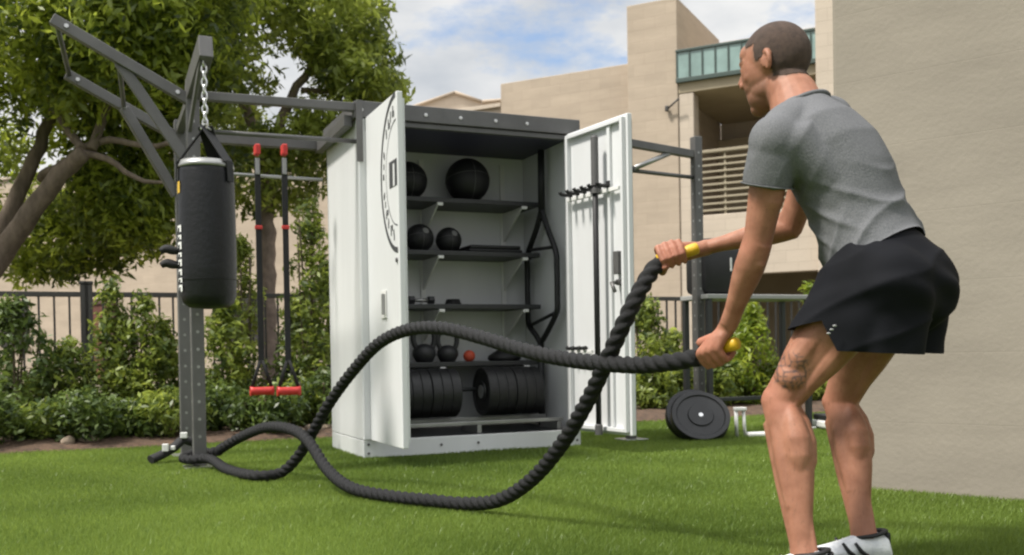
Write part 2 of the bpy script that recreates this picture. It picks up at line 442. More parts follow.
# ================================================================ FENCE
def fence():
    f0 = LAWN0 + EY * 2.05
    def fpos(u):
        return bed(u, 2.05)
    segs = [(-90, 86, 'dark metal picket fence section at the far left, under the tree limbs'), (90, 352, 'dark metal picket fence section between its gate post and the cabinet'),
            (585, 860, 'dark metal picket fence section to the right of the cabinet, behind the man')]
    for u0, u1, lab in segs:
        a, b = fpos(u0), fpos(u1); L = (b - a).length
        t = thing('fence', lab, 'fence', a, math.atan2(EX.y, EX.x), 'dark picket fence around the lawn')
        mb = MB(); mb.box((0, -.02, 1.19), (L, .02, 1.235), .004).box((0, -.018, .16), (L, .018, .2), .004); mb.build('rail', M_fence, t)
        n = int(L / .115)
        mb = MB()
        for i in range(1, n): mb.box((i * L / n - .009, -.009, .05), (i * L / n + .009, .009, 1.195))
        mb.build('pickets', M_fence, t)
        np_ = max(2, int(L / 2.3) + 1)
        for i in range(np_):
            x = L * i / (np_ - 1)
            mb = MB(); mb.box((x - .035, -.035, 0), (x + .035, .035, 1.30), .005); mb.box((x - .042, -.042, 1.302), (x + .042, .042, 1.33), .006); mb.build('post', M_fence, t)
fence()

# ================================================================ CABINET
CY = .4124; CO = Vector((-.911, 5.988, 0)); CW, CD, CH = 1.488, .82, 2.17
CM = Matrix.Translation(CO) @ Matrix.Rotation(CY, 4, 'Z')
def CL(x, y, z): return CM @ Vector((x, y, z))
cab = thing('gym_cabinet', 'tall white steel gym storage cabinet with charcoal roof and both doors open', 'cabinet', CO, CY)
def cp(name, boxes, m, bev=.004, parent=None, **k):
    mb = MB()
    for a, b in boxes: mb.box(a, b, bev)
    o = mb.build(name, m, parent or cab)
    return o
cp('side_panel', [((0, .002, .113), (.03, CD, 2.068))], M_white)
cp('side_panel', [((CW - .03, .002, .113), (CW, CD, 2.068))], M_white)
cp('back_panel', [((.032, CD - .03, .113), (CW - .032, CD - .002, 2.068))], M_white)
cp('front_frame', [((.002, -.012, .113), (.078, .0, 2.068)), ((CW - .078, -.012, .113), (CW - .002, .0, 2.068)), ((.06, .002, .113), (.078, .03, 2.068)), ((CW - .078, .002, .113), (CW - .06, .03, 2.068))], M_white)
cp('base', [((0, 0, 0), (CW, .03, .11)), ((0, .032, 0), (.03, CD, .11)), ((CW - .03, .032, 0), (CW, CD, .11)), ((.032, CD - .03, 0), (CW - .032, CD, .11))], M_white)
mb = MB()
for x, z in ((.03, .03), (.03, .085), (.5, .06), (.75, .06), (CW - .03, .04)): mb.lathe((x, -.004, z), (0, -1, 0), [(0, .009), (.004, .008)], 8)
mb.build('bolt', M_char, cab)
cp('cabinet_floor', [((.032, .032, .09), (CW - .032, CD - .032, .108))], M_shelf)
roof = cp('roof', [((-.008, -.022, 2.07), (CW + .02, -.0, 2.17)), ((-.02, -.004, 2.07), (-.001, CD + .01, 2.17)), ((CW + .001, -.0, 2.07), (CW + .02, CD + .01, 2.17)), ((.0, .0, 2.125), (CW, CD, 2.168))], M_char)
cp('roof_lip', [((.08, -.006, 2.035), (CW - .08, .04, 2.066))], M_char)
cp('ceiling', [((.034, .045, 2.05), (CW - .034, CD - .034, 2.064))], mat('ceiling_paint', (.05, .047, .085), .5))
mb = MB()
for x in (.02, .43, .66, .9, 1.12): mb.lathe((x, -.022, 2.115), (0, -1, 0), [(0, .012), (.005, .011), (.006, .004)], 10)
mb.build('rivet', M_chrome, roof)
# shelves with brackets
for z in (1.68, 1.325, .965, .575):
    o = cp('shelf', [((.034, .40, z - .032), (1.40, CD - .034, z))], M_shelf, .004)
    for x in (.66, 1.28):
        mb = MB()
        mb.box((x - .02, .385, z - .055), (x + .02, .41, z - .034), .003)
        bm2 = bmesh.new()
        tri = [(x - .004, .42, z - .034), (x - .004, CD - .036, z - .034), (x - .004, CD - .036, z - .25)]
        v1 = [bm2.verts.new(p) for p in tri]; v2 = [bm2.verts.new((p[0] + .01, p[1], p[2])) for p in tri]
        bm2.faces.new(v1); bm2.faces.new(v2[::-1])
        for i in range(3): bm2.faces.new((v1[i], v1[(i + 1) % 3], v2[(i + 1) % 3], v2[i]))
        mb.add(bm2)
        mb.build('bracket', M_whiteB, o)
mb = MB()
for x in (.66, 1.28): mb.box((x - .018, CD - .05, .2), (x + .018, CD - .031, 2.0), .003)
mb.build('shelf_standard', M_whiteB, cab)
# lower rack
mb = MB(); mb.box((.034, .36, .17), (1.41, .39, .20), .004).box((.034, .10, .165), (1.41, .13, .19), .004)
for x in (.06, .8, 1.38): mb.box((x - .015, .10, .109), (x + .015, .39, .164), .003)
mb.build('plate_rack', M_rigL, cab)
mb = MB(); mb.tube([(.05, .42, .385), (1.40, .42, .385)], .014, 12); mb.build('plate_bar', M_shelf, cab)
# doors
DW, DZ0, DZ1 = .66, .1115, 2.069
def door(xh, ang, logo):
    """leaf hinged at xh; local x runs from the hinge outwards, outer face is -y for the left leaf"""
    d = bpy.data.objects.new('door', None); COL.objects.link(d); d.parent = cab
    d.location = (xh, -.016, 0); d.rotation_euler = (0, 0, ang)
    return d
# left leaf: runs out along -Y of the cabinet; outer face looks to local +... 
ml = MB(); ml.box((0, -.034, DZ0), (DW, 0, DZ1), .005)
dl = ml.build('door', M_white, cab); dl.location = (.078, -.016, 0); dl.rotation_euler = (0, 0, -1.5775)
dl['label'] = 'left door leaf carrying half of the round black emblem'
mb = MB(); mb.box((.03, .001, DZ0 + .03), (.05, .02, DZ1 - .03), .002).box((DW - .05, .001, DZ0 + .03), (DW - .03, .02, DZ1 - .03), .002).box((.05, .001, DZ1 - .05), (DW - .05, .02, DZ1 - .03), .002).box((.05, .001, DZ0 + .03), (DW - .05, .02, DZ0 + .05), .002)
mb.build('door_rib', M_white, dl)
# emblem (flat print on the outer face, y = -.034): left half of a ring, centre at the free edge
def ringpart(mb, cx, cz, r0, r1, a0, a1, y, n=48):
    for i in range(n):
        t0 = a0 + (a1 - a0) * i / n; t1 = a0 + (a1 - a0) * (i + 1) / n
        vs = [mb.bm.verts.new((cx + r * math.cos(t) * .74, y, cz + r * math.sin(t))) for r, t in ((r0, t0), (r1, t0), (r1, t1), (r0, t1))]
        mb.bm.faces.new(vs)
LCX, LCZ, LR = DW - .012, 1.63, .44
ESX = .74
mb = MB(); ringpart(mb, LCX, LCZ, LR - .03, LR, R(92), R(268), -.0362)
rg = mb.build('emblem_ring', M_logo, dl)
mb = MB(); ringpart(mb, LCX, LCZ, LR - .155, LR - .148, R(92), R(268), -.0362); mb.build('emblem_inner_ring', M_logo, dl); mb = MB()
# centre block with a pale slot
mb.box((LCX - .15, -.0362, LCZ - .07), (LCX - .004, -.0352, LCZ + .075))
em = mb.build('emblem', M_logo, dl)
mb = MB(); mb.box((LCX - .075, -.0372, LCZ - .068), (LCX - .045, -.0364, LCZ + .055)); mb.build('emblem_stripe', M_white, em)
# lettering round the ring: short dark strokes, the words cannot be read in the photo
mb = MB()
for i, (ang, code) in enumerate(((103, 3), (113, 2), (124, 3), (136, 2), (158, 2), (168, 1), (178, 2), (196, 2), (206, 1), (216, 3), (228, 2), (241, 3), (254, 2))):
    c, s_ = math.cos(R(ang)) * .74, math.sin(R(ang))
    mb = MB()
    for j in range(code):
        q_ = LR - .105 + (j % 2) * .03
        x0, z0 = LCX + c * q_ + .012 * (j - 1), LCZ + s_ * q_
        mb.box((x0 - .008, -.0362, z0 - .016), (x0 + .006, -.0354, z0 + .016))
    mb.build('emblem_letter', M_logo, em)
# left handle and lock on outer face
mb = MB(); mb.box((.30, -.042, .84), (.40, -.036, 1.0), .004); hd = mb.build('handle', M_whiteB, dl)
mb = MB(); mb.box((.37, -.060, .86), (.39, -.043, .98), .004); mb.build('handle_lever', M_rigL, hd)
mb = MB(); mb.lathe((DW - .04, -.035, 1.15), (0, -1, 0), [(0, .014), (.008, .012)], 12); mb.build('lock', M_char, dl)
# right leaf
mr = MB(); mr.box((-DW, -.034, DZ0), (0, 0, DZ1), .005)
dr = mr.build('door', M_white, cab); dr.location = (CW - .078, -.016, 0); dr.rotation_euler = (0, 0, math.pi / 2 + (math.pi / 2 - 1.69) * -1 + 0)
dr.rotation_euler = (0, 0, 1.69)
dr['label'] = 'right door leaf seen from inside with hooks and a bar'
mb = MB()
for a, b in (((-.045, .001, DZ0 + .02), (-.02, .03, DZ1 - .02)), ((-DW + .02, .001, DZ0 + .02), (-DW + .045, .03, DZ1 - .02)),
             ((-DW + .047, .001, DZ1 - .045), (-.047, .03, DZ1 - .02)), ((-DW + .047, .001, DZ0 + .02), (-.047, .03, DZ0 + .045)), ((-DW + .16, .001, DZ0 + .047), (-DW + .19, .02, DZ1 - .047))):
    mb.box(a, b, .003)
mb.build('door_rib', M_white, dr)
mb = MB(); mb.box((-DW + .05, .022, 1.61), (-.05, .04, 1.635), .003)
hr = mb.build('hook_rail', M_whiteB, dr)
for x in (-.09, -.17, -.25, -.33, -.41, -.50):
    mb = MB(); mb.tube(spline([(x, .03, 1.655), (x, .07, 1.648), (x, .11, 1.652), (x, .125, 1.675)], .01), .012, 8); mb.box((x - .014, .028, 1.636), (x + .014, .042, 1.68), .003); mb.build('hook', M_black, hr)
mb = MB(); mb.box((-.30, .022, .62), (-.05, .04, .64), .003); h2 = mb.build('hook_rail', M_whiteB, dr)
for x in (-.09, -.16, -.23):
    mb = MB(); mb.tube(spline([(x, .03, .655), (x, .07, .65), (x, .09, .66)], .01), .012, 8); mb.box((x - .02, .028, .641), (x + .02, .05, .66), .003); mb.build('hook', M_black, h2)
mb = MB(); mb.box((-DW + .065, .001, 1.10), (-DW + .115, .04, 1.24), .004); lk = mb.build('lock_case', M_rig, dr)
mb = MB(); mb.tube([(-DW + .09, .03, 1.05), (-DW + .09, .07, 1.045), (-DW + .05, .075, .99)], .012, 8); mb.lathe((-DW + .09, .001, 1.05), (0, 1, 0), [(0, .02), (.03, .018)], 14); mb.build('lock_lever', M_rig, lk)
# tall bar held on the inside of the right door: an item of its own
DM = CM @ Matrix.Translation((CW - .078, -.016, 0)) @ Matrix.Rotation(1.69, 4, 'Z')
p0 = DM @ Vector((-.42, .075, 0))
t = thing('barbell', 'long black steel bar standing upright against the inside of the right cabinet door', 'barbell', (p0.x, p0.y, .11))
mb = MB(); mb.tube([(0, 0, .04), (0, 0, 1.86)], .018, 14); mb.build('shaft', M_black, t)
mb = MB(); mb.lathe((0, 0, .0), (0, 0, 1), [(0, .025), (.06, .025), (.065, .02)], 14).lathe((0, 0, 1.55), (0, 0, 1), [(0, .024), (.30, .024), (.305, .02)], 14).lathe((0, 0, 1.50), (0, 0, 1), [(0, .03), (.03, .03)], 14); mb.build('sleeve', M_char, t)

# ---- cabinet contents
def med_ball(x, r, z, lab, grp=None, y=.58, mark=False):
    p = CL(x, y, z + r)
    t = thing('medicine_ball', lab, 'medicine ball', p, CY, grp)
    mb = MB(); mb.ball((0, 0, 0), r, 36, 24); b = mb.build('shell', M_black, t)
    mb = MB()
    for ax in ((1, 0, 0), (0, 1, .2), (0, .3, 1)):
        q = Vector(ax).normalized().to_track_quat('Z', 'Y')
        pts = [q @ Vector((math.cos(a) * r * 1.002, math.sin(a) * r * 1.002, 0)) for a in np.linspace(0, 2 * math.pi, 41)]
        mb.tube(pts, r * .012, 5, cap=False)
    mb.build('seam', M_char, b)
    if mark:
        mb = MB()
        c = Vector((.18, -.75, .42)).normalized()
        mb.lathe(c * r * .97, c, [(0, r * .24), (r * .035, r * .22), (r * .04, r * .1)], 16); mb.build('badge', M_rigL, t)
med_ball(.933, .155, 1.68, 'large black medicine ball, the right one on the top cabinet shelf')
med_ball(.50, .13, 1.68, 'black medicine ball half hidden by the left door on the top cabinet shelf')
med_ball(.574, .098, 1.325, 'small black ball with pale badge, left of the pair on the second shelf', 'small balls on the second shelf', mark=True)
med_ball(.785, .09, 1.325, 'small black ball with pale badge, right of the pair beside the flat mat', 'small balls on the second shelf', mark=True)
t = thing('folded_mat', 'flat folded black mat lying on the second cabinet shelf', 'mat', CL(1.08, .58, 1.325), CY)
mb = MB(); mb.box((-.2, -.15, .001), (.2, .15, .024), .01).box((-.19, -.145, .026), (.19, .148, .05), .01); mb.build('mat_layer', M_plate, t)
t = thing('dumbbell', 'small black dumbbell lying at the left end of the third cabinet shelf', 'dumbbell', CL(.55, .5, .965), CY)
mb = MB(); mb.tube([(-.06, 0, .03), (.06, 0, .03)], .013, 10); mb.build('handle', M_rigL, t)
for x in (-.07, .07):
    mb = MB(); mb.lathe((x - .022, 0, .0305), (1, 0, 0), [(0, .024), (.005, .03), (.039, .03), (.044, .024)], 6); mb.build('weight_head', M_cast, t)
t = thing('resistance_band', 'coiled black resistance band on the third cabinet shelf', 'band', CL(.78, .5, .965), CY)
mb = MB()
for k in range(4):
    mb.tube([(math.cos(a) * (.055 - k * .004), math.sin(a) * (.045), .006 + k * .009) for a in np.linspace(0, 2 * math.pi, 25)], .005, 6, cap=False)
mb.build('loop', M_black, t)
def kettlebell(x, lab, s=1.0):
    t = thing('kettlebell', lab, 'kettlebell', CL(x, .56, .575), CY, 'kettlebells on the fourth shelf')
    mb = MB(); mb.lathe((0, 0, 0), (0, 0, 1), [(0, .05 * s), (.008, .06 * s), (.05 * s, .082 * s), (.085 * s, .078 * s), (.115 * s, .05 * s), (.125 * s, .02 * s)], 28); mb.build('bell', M_cast, t, smooth=True)
    mb = MB(); mb.tube(spline([(-.05 * s, 0, .09 * s), (-.074 * s, 0, .14 * s), (-.072 * s, 0, .195 * s), (-.045 * s, 0, .218 * s), (.045 * s, 0, .218 * s), (.072 * s, 0, .195 * s), (.074 * s, 0, .14 * s), (.05 * s, 0, .08 * s)], .012), .019 * s, 12); mb.build('handle', M_cast, t)
kettlebell(.585, 'black kettlebell, the left and slightly larger of two on the fourth shelf', 1.0)
kettlebell(.755, 'black kettlebell beside the small orange ball on the fourth shelf', .92)
t = thing('ball', 'small orange-red rubber ball on the fourth cabinet shelf', 'ball', CL(.915, .56, .575 + .036), CY)
mb = MB(); mb.ball((0, 0, 0), .042, 24, 16); mb.build('ball_shell', M_orange, t)
t = thing('slam_bag', 'low slumped black sandbag at the right end of the fourth shelf', 'sandbag', CL(1.19, .58, .575), CY)
mb = MB(); mb.lathe((0, 0, 0), (0, 0, 1), [(0, .10), (.01, .12), (.035, .115), (.06, .075), (.078, .045), (.085, .02)], 28); mb.build('bag_body', M_black, t, smooth=True)
mb = MB(); mb.tube(spline([(-.04, 0, .07), (-.02, 0, .1), (.02, 0, .1), (.04, 0, .07)], .01), .008, 8); mb.build('carry_loop', M_strap, t)

def bumper(name, w, r, parent=None):
    mb = MB(); mb.lathe((0, 0, 0), (1, 0, 0), [(0, .03), (0, r * .42), (w * .12, r * .45), (w * .12, r * .80), (0, r * .84), (0, r * .98), (w * .06, r), (w * .94, r), (w, r * .98), (w, r * .84), (w * .88, r * .80), (w * .88, r * .45), (w, r * .42), (w, .03)], 48)
    return mb
pr_ = thing('weight_plate', 'black rubber bumper plate racked on its edge in the cabinet bottom', 'weight plate', (0, 0, 0), CY, 'bumper plates racked in the cabinet')
bumper('x', .066, .162).build('tyre', M_plate, pr_, sharp=30)
mb = MB(); mb.lathe((-.003, 0, 0), (1, 0, 0), [(0, .026), (0, .045), (.068, .045), (.068, .026)], 24); mb.build('hub', M_chrome, pr_, sharp=30)
def copy_thing(src, loc, rz=None, label=None, rot=None):
    c = src.copy(); COL.objects.link(c); c.location = loc
    if rz is not None: c.rotation_euler = (0, 0, rz)
    if rot is not None: c.rotation_euler = rot
    if label: c['label'] = label
    for ch in src.children:
        d = ch.copy(); COL.objects.link(d); d.parent = c
        for g in ch.children:
            e = g.copy(); COL.objects.link(e); e.parent = d
    return c
left_x = [.30, .368, .436, .504, .572, .640]; right_x = [.895, .962, 1.03, 1.098, 1.166, 1.234]
ordn = ['leftmost', 'second', 'third', 'fourth', 'fifth', 'rightmost']
k = 0
for grpname, xs in (('left', left_x), ('right', right_x)):
    for i, x in enumerate(xs):
        loc = CL(x, .30 + .004 * ((i * 7) % 3), .372)
        lab = '%s black bumper plate of the %s row on the cabinet bottom rack' % (ordn[i], grpname)
        if k == 0: pr_.location = loc; pr_['label'] = lab
        else: copy_thing(pr_, loc, label=lab)
        k += 1
bpy.context.view_layer.update()

# hex trap bar on the right inner wall
t = thing('trap_bar', 'black hexagonal trap bar standing upright along the right inside wall of the cabinet', 'trap bar', CL(1.385, .36, .11), CY)
def q3(y, z): return (0, y - .36, z - .11)
mb = MB()
mb.tube([q3(.33, 2.03), q3(.335, 1.60)], .024, 12); mb.tube([q3(.385, .70), q3(.386, .12)], .024, 12); mb.build('sleeve', M_black, t)
mb = MB()
mb.tube(spline([q3(.335, 1.62), q3(.42, 1.50), q3(.575, 1.33), q3(.59, 1.2), q3(.59, .95), q3(.575, .83), q3(.46, .75), q3(.385, .69)], .02), .020, 10)
mb.tube(spline([q3(.335, 1.62), q3(.26, 1.50), q3(.125, 1.31), q3(.11, 1.2), q3(.11, 1.0), q3(.125, .90), q3(.26, .78), q3(.385, .69)], .02), .020, 10)
mb.build('frame', M_black, t)
mb = MB(); mb.tube([q3(.56, 1.36), q3(.14, 1.34)], .012, 10); mb.build('grip', M_black, t)
mb = MB(); mb.tube([q3(.56, .82), q3(.13, .90)], .012, 10); mb.build('grip', M_black, t)

# ================================================================ LEFT RIG
RF = Vector((-1.806, 5.663, 0)); RB = RF + EY * .77
RX = .0
rig = thing('pull_up_rig', 'dark steel pull-up rig with perforated uprights and angled arms left of the cabinet', 'exercise rig', RF, CY)
RMi = (Matrix.Translation(RF) @ Matrix.Rotation(CY, 4, 'Z')).inverted()
def rl(p): return RMi @ Vector(p)
def beam(mb, a, b, w, h=None, up=Vector((0, 0, 1)), bev=.004):
    a = Vector(a); b = Vector(b); h = h or w; d = b - a; L = d.length
    x = d.normalized(); y = up.cross(x).normalized(); z = x.cross(y)
    M = Matrix((x, y, z)).transposed().to_4x4(); M.translation = (a + b) / 2
    t = bmesh.new(); bmesh.ops.create_cube(t, size=1); bmesh.ops.scale(t, vec=(L, w, h), verts=t.verts)
    bmesh.ops.bevel(t, geom=t.edges[:], offset=bev, segments=2, affect='EDGES', profile=.5)
    bmesh.ops.transform(t, matrix=M, verts=t.verts); mb.add(t)
def upright(parent, x, y, h, w=.072):
    mb = MB(); mb.box((x - w / 2, y - w / 2, .012), (x + w / 2, y + w / 2, h), .005); up = mb.build('upright', M_rig, parent)
    mb = MB(); z = .18
    while z < h - .1:
        mb.lathe((x, y - w / 2 + .001, z), (0, -1, 0), [(0, .010), (.0015, .009)], 10)
        mb.lathe((x - w / 2 + .001, y, z), (-1, 0, 0), [(0, .010), (.0015, .009)], 10); z += .1
    mb.build('pin_hole', M_rigL, up)
    mb = MB(); mb.box((x - .09, y - .09, -.002), (x + .09, y + .09, .011), .003); mb.build('base_plate', M_rigL, up)
    return up
upright(rig, 0, 0, 2.20); upright(rig, 0, .77, 2.16)
# monkey bar beams to the cabinet
ez = Vector((0, 0, 1))
CLx = (CO - RF).dot(EX); CLy = (CO - RF).dot(EY)
mb = MB(); beam(mb, (.037, 0, 2.135), (CLx + .0, CLy + .02, 2.135), .05, .05); mb.build('beam', M_rig, rig)
mb = MB(); beam(mb, (.037, .77, 2.06), (CLx - .03, .77, 2.06), .06, .06); mb.build('beam', M_rig, rig)
mb = MB(); mb.tube([(.037, 0, 1.935), (CLx, CLy + .02, 1.93)], .014, 10); mb.build('pull_up_bar', M_rig, rig)
mb = MB(); mb.tube([(.037, .77, 1.84), (CLx - .03, .77, 1.83)], .012, 10); mb.build('pull_up_bar', M_rigL, rig)
mb = MB(); beam(mb, (CLx - .045, CLy + .05, 2.06), (CLx - .045, .80, 2.05), .05, .07); mb.build('cross_beam', M_rig, rig)
mb = MB(); beam(mb, (-.0, .037, 2.13), (0, .733, 2.1), .05, .05); mb.build('cross_beam', M_rig, rig)
mb = MB(); mb.box((CLx - .015, CLy - .03, 1.80), (CLx + .025, CLy - .024, 2.17), .002); mb.build('mounting_plate', M_rig, rig)
# outward arms rising to the left
e1 = rl(P(52, 19, 5.38)); r1 = Vector((-.01, -.005, 2.10)); e2 = rl(P(66, 74, 6.03)); r2 = Vector((-.01, .765, 2.05))
mid1 = rl(P(119, 62, 5.53)); mid2 = rl(P(124, 108, 6.18))
mb = MB(); beam(mb, e1, r1, .05, .06); a1 = mb.build('arm', M_rigL if 0 else M_rig, rig)
mb = MB(); beam(mb, e2, r2, .05, .06); a2 = mb.build('arm', M_rig, rig)
mb = MB(); beam(mb, mid1, (-.03, 0, 1.75), .045, .06); mb.build('brace', M_rig, rig)
mb = MB(); beam(mb, mid2, (-.03, .77, 1.68), .045, .06); mb.build('brace', M_rig, rig)
for a, b in ((e1 * .97 + r1 * .03, e2 * .97 + r2 * .03), (mid1, mid2)):
    mb = MB(); mb.tube([a, b], .014, 10); mb.build('cross_bar', M_rig, rig)
mb = MB()
for p in (e1 * .9 + r1 * .1, mid1, r1 * .9 + e1 * .1, e2 * .9 + r2 * .1, mid2): mb.lathe(p + Vector((0, -.028, 0)), (0, -1, 0), [(0, .014), (.01, .012)], 8)
mb.build('bolt', M_chrome, rig)
# bag arm: comes forward from the post top
ba = rl(P(206, 46, 5.22)); 
mb = MB(); beam(mb, ba, (0, 0, 2.16), .072, .12); mb.build('bag_arm', M_rig, rig)
mb = MB(); beam(mb, ba * .92 + Vector((0, 0, 2.16)) * .08 + Vector((-.02, 0, -.05)), (-.02, -.02, 1.93), .02, .04); mb.build('gusset', M_rig, rig)

# punching bag
bt = P(206, 60, 5.26); bag_top = P(206, 165, 5.26); bag_bot = P(206, 309, 5.26)
bag = thing('punching_bag', 'black leather heavy bag with white top rim hanging from a chain on the rig', 'punching bag', bag_top)
H = (bag_top - bag_bot).z
mb = MB(); mb.lathe((0, 0, 0), (0, 0, -1), [(-.012, .02), (-.012, .128), (.0, .138), (.05, .143), (H * .35, .147), (H * .7, .148), (H - .07, .143), (H - .03, .130), (H - .008, .10), (H, .03)], 48)
mb.build('bag_body', M_leather, bag, smooth=True)
mb = MB(); mb.lathe((0, 0, .012), (0, 0, -1), [(0, .12), (-.002, .137), (.022, .145), (.034, .1465), (.036, .14)], 48); mb.build('rim', M_rigL, bag, smooth=True)
mb = MB(); mb.lathe((0, 0, 0), (0, 0, -1), [(H * .80, .1475), (H * .80, .1505), (H * .802, .1505), (H * .804, .1475)], 48); mb.build('seam_band', M_black, bag)
for ang in (R(200), R(340), R(80)):
    mb = MB(); c, s_ = math.cos(ang), math.sin(ang)
    top = Vector((0, 0, .205)); 
    beam(mb, top, (c * .145, s_ * .145, .0), .006, .085, up=Vector((-s_, c, 0)), bev=.001); beam(mb, (c * .149, s_ * .149, .01), (c * .153, s_ * .153, -.10), .006, .05, up=Vector((-s_, c, 0)), bev=.001)
    mb.build('strap', M_strap, bag)
# chain
mb = MB(); z = .20; i = 0; top = (bt - bag_top).z - .02
while z < top:
    a = [( .013 * math.cos(t_), .0, z + .022 + .024 * math.sin(t_)) for t_ in np.linspace(0, 2 * math.pi, 15)]
    if i % 2: a = [(y, x, z_) for x, y, z_ in a]
    mb.tube(a, .0052, 6, cap=False); z += .036; i += 1
mb.lathe((0, 0, .185), (0, 0, 1), [(0, .014), (.03, .018), (.035, .01)], 12)
for ang in (0, 2.1, 4.2): mb.tube([(0, 0, .21), (.03 * math.cos(ang), .03 * math.sin(ang), .185)], .006, 6)
mb.build('chain', M_chrome, bag)
# lettering strip down the bag's left flank (curved on the surface), and yellow patch
def patch(mb, a0, a1, z0, z1, r=.1495, n=4):
    for i in range(n):
        t0 = a0 + (a1 - a0) * i / n; t1 = a0 + (a1 - a0) * (i + 1) / n
        vs = [mb.bm.verts.new((r * math.cos(t), r * math.sin(t), z)) for t, z in ((t0, z0), (t1, z0), (t1, z1), (t0, z1))]
        mb.bm.faces.new(vs)
mb = MB()
zz = -.33
for wdt in (.045, .03, .05, .03, .045, .04, .03, .045):
    patch(mb, R(201), R(226), zz, zz - wdt * .28, .1502); patch(mb, R(219), R(226), zz - .002, zz - wdt * .8, .1504); patch(mb, R(201), R(207), zz - .002, zz - wdt * .6, .1504); zz -= wdt + .006
mb.build('lettering', M_offwhite, bag)
mb = MB(); patch(mb, R(203), R(222), -.10, -.16, .1480); mb.build('patch', M_yellow, bag)
# two lace-like tabs sticking out to the left of the bag
for zt in (-.46, -.535):
    mb = MB(); pts = spline([(-.13, -.03, zt), (-.17, -.04, zt + .004), (-.205, -.05, zt + .012), (-.235, -.06, zt - .004)], .01); n_ = len(pts)
    mb.tube(pts, [(.012 + .012 * math.sin(math.pi * i / n_), .02 + .012 * math.sin(math.pi * i / n_)) for i in range(n_)], 10); mb.build('tab', M_strap, bag)

# suspension trainers
def trx(u, lab, first=None):
    Yd = 6.42
    top = P(u, 150, Yd); gr = P(u + 3, 391, Yd)
    t = thing('suspension_strap', lab, 'suspension trainer', (top.x, top.y, top.z), CY, 'suspension straps hanging from the rig')
    Lg = top.z - gr.z
    mb = MB(); mb.box((-.017, -.04, -.035), (.017, .04, .034), .008); mb.build('anchor_loop', M_red, t)
    mb = MB(); mb.box((-.014, -.012, -.16), (.014, .012, -.052), .004); mb.build('buckle', M_rigL, t)
    mb = MB(); mb.box((-.019, -.005, -(Lg - .20)), (.019, .005, -.055), .002); mb.build('strap', M_strap, t)
    for z in (-.50,): 
        mb = MB(); mb.box((-.024, -.012, z - .014), (.024, .012, z + .010), .004); mb.build('cam_buckle', M_red, t)
    mb = MB()
    for s_ in (-1, 1): mb.tube([(0, 0, -(Lg - .22)), (s_ * .068, 0, -(Lg - .01))], [(.011, .005), (.012, .005)], 8, True, (1, 0, 0))
    mb.build('triangle_strap', M_strap, t)
    mb = MB(); mb.tube([(-.075, 0, -Lg), (-.05, 0, -Lg), (.05, 0, -Lg), (.075, 0, -Lg)], [.032, .027, .027, .032], 16); mb.build('handle', M_red, t)
trx(257, 'black suspension strap with red handle hanging nearer the punching bag')
trx(284, 'black suspension strap with red handle hanging nearer the cabinet')

# dark strap handle lying behind the upright on the grass
pt = P(170, 450, 5.95); pt.z = .02
t = thing('strap_handle', 'short black padded strap with white tags lying on the grass beside the rig upright', 'strap', pt, .2)
mb = MB(); pts = spline([(-.10, -.08, .01), (-.04, -.03, .035), (.02, .02, .07), (.07, .05, .11), (.13, .08, .09)], .01); mb.tube(pts, [(.026, .036)] * len(pts), 12); mb.build('pad', M_strap, t)
mb = MB(); mb.box((-.035, -.075, .055), (.0, -.045, .10), .004).box((.06, .0, .125), (.10, .03, .16), .004).box((.01, -.05, .06), (.035, -.02, .085), .004); mb.build('tag', M_offwhite, t)

# ================================================================ RIGHT RIG
FRc = CL(CW, 0, 0)
rr = thing('pull_up_station', 'dark steel pull-up bars and upright on the right side of the cabinet', 'exercise rig', FRc, CY)
inv2 = (Matrix.Translation(FRc) @ Matrix.Rotation(CY, 4, 'Z')).inverted()
def r2l(p): return inv2 @ Vector(p)
pA = P(631, 430, 6.95); pB = P(700, 418, 7.30)
la = r2l((pA.x, pA.y, 0)); lb = r2l((pB.x, pB.y, 0))
upright(rr, la.x, la.y, 2.26, .06); upright(rr, lb.x, lb.y, 2.20, .066)
z1 = P(631, 143, pA.y).z
mb = MB(); beam(mb, (la.x + .03, la.y, z1), (lb.x - .033, lb.y, z1 - .02), .05, .055); mb.build('beam', M_rig, rr)
mb = MB(); mb.tube([(la.x + .03, la.y, z1 - .19), (lb.x - .03, lb.y, z1 - .19)], .015, 10); mb.build('pull_up_bar', M_rig, rr)
mb = MB(); mb.tube([(la.x + .04, la.y - .03, z1 - .18), (lb.x - .22, lb.y - .03, z1 - .02)], .018, 10); mb.build('brace', M_rigL, rr)
mb = MB(); beam(mb, (.02, .5, 2.12), (la.x, la.y + .03, 2.12), .05, .05); mb.build('wall_mount', M_rig, rr)

# ================================================================ PLATES ON LAWN, TABLE
def lawn_plate(u, Y, tilt, lab, rz):
    t = copy_thing(pr_, (0, 0, 0), label=lab)
    for ch in t.children:
        if ch.name.startswith('hub'): ch.scale = (1.0, .28, .28)
    rr_ = .205
    s_ = rr_ / .162
    t.scale = (1.1, s_, s_)
    z = rr_ * math.cos(tilt) + .012
    p = P(u, 419, Y)
    t.location = (p.x, Y, z)
    t.rotation_euler = (0, tilt, rz)
    t['group'] = 'bumper plates leaning together on the lawn'
    return t
lawn_plate(701, 6.88, R(38), 'dark rubber weight plate leaning in front on the lawn right of the cabinet', R(90))
lawn_plate(695, 7.02, R(36), 'dark rubber weight plate leaning behind the front one on the lawn', R(90))

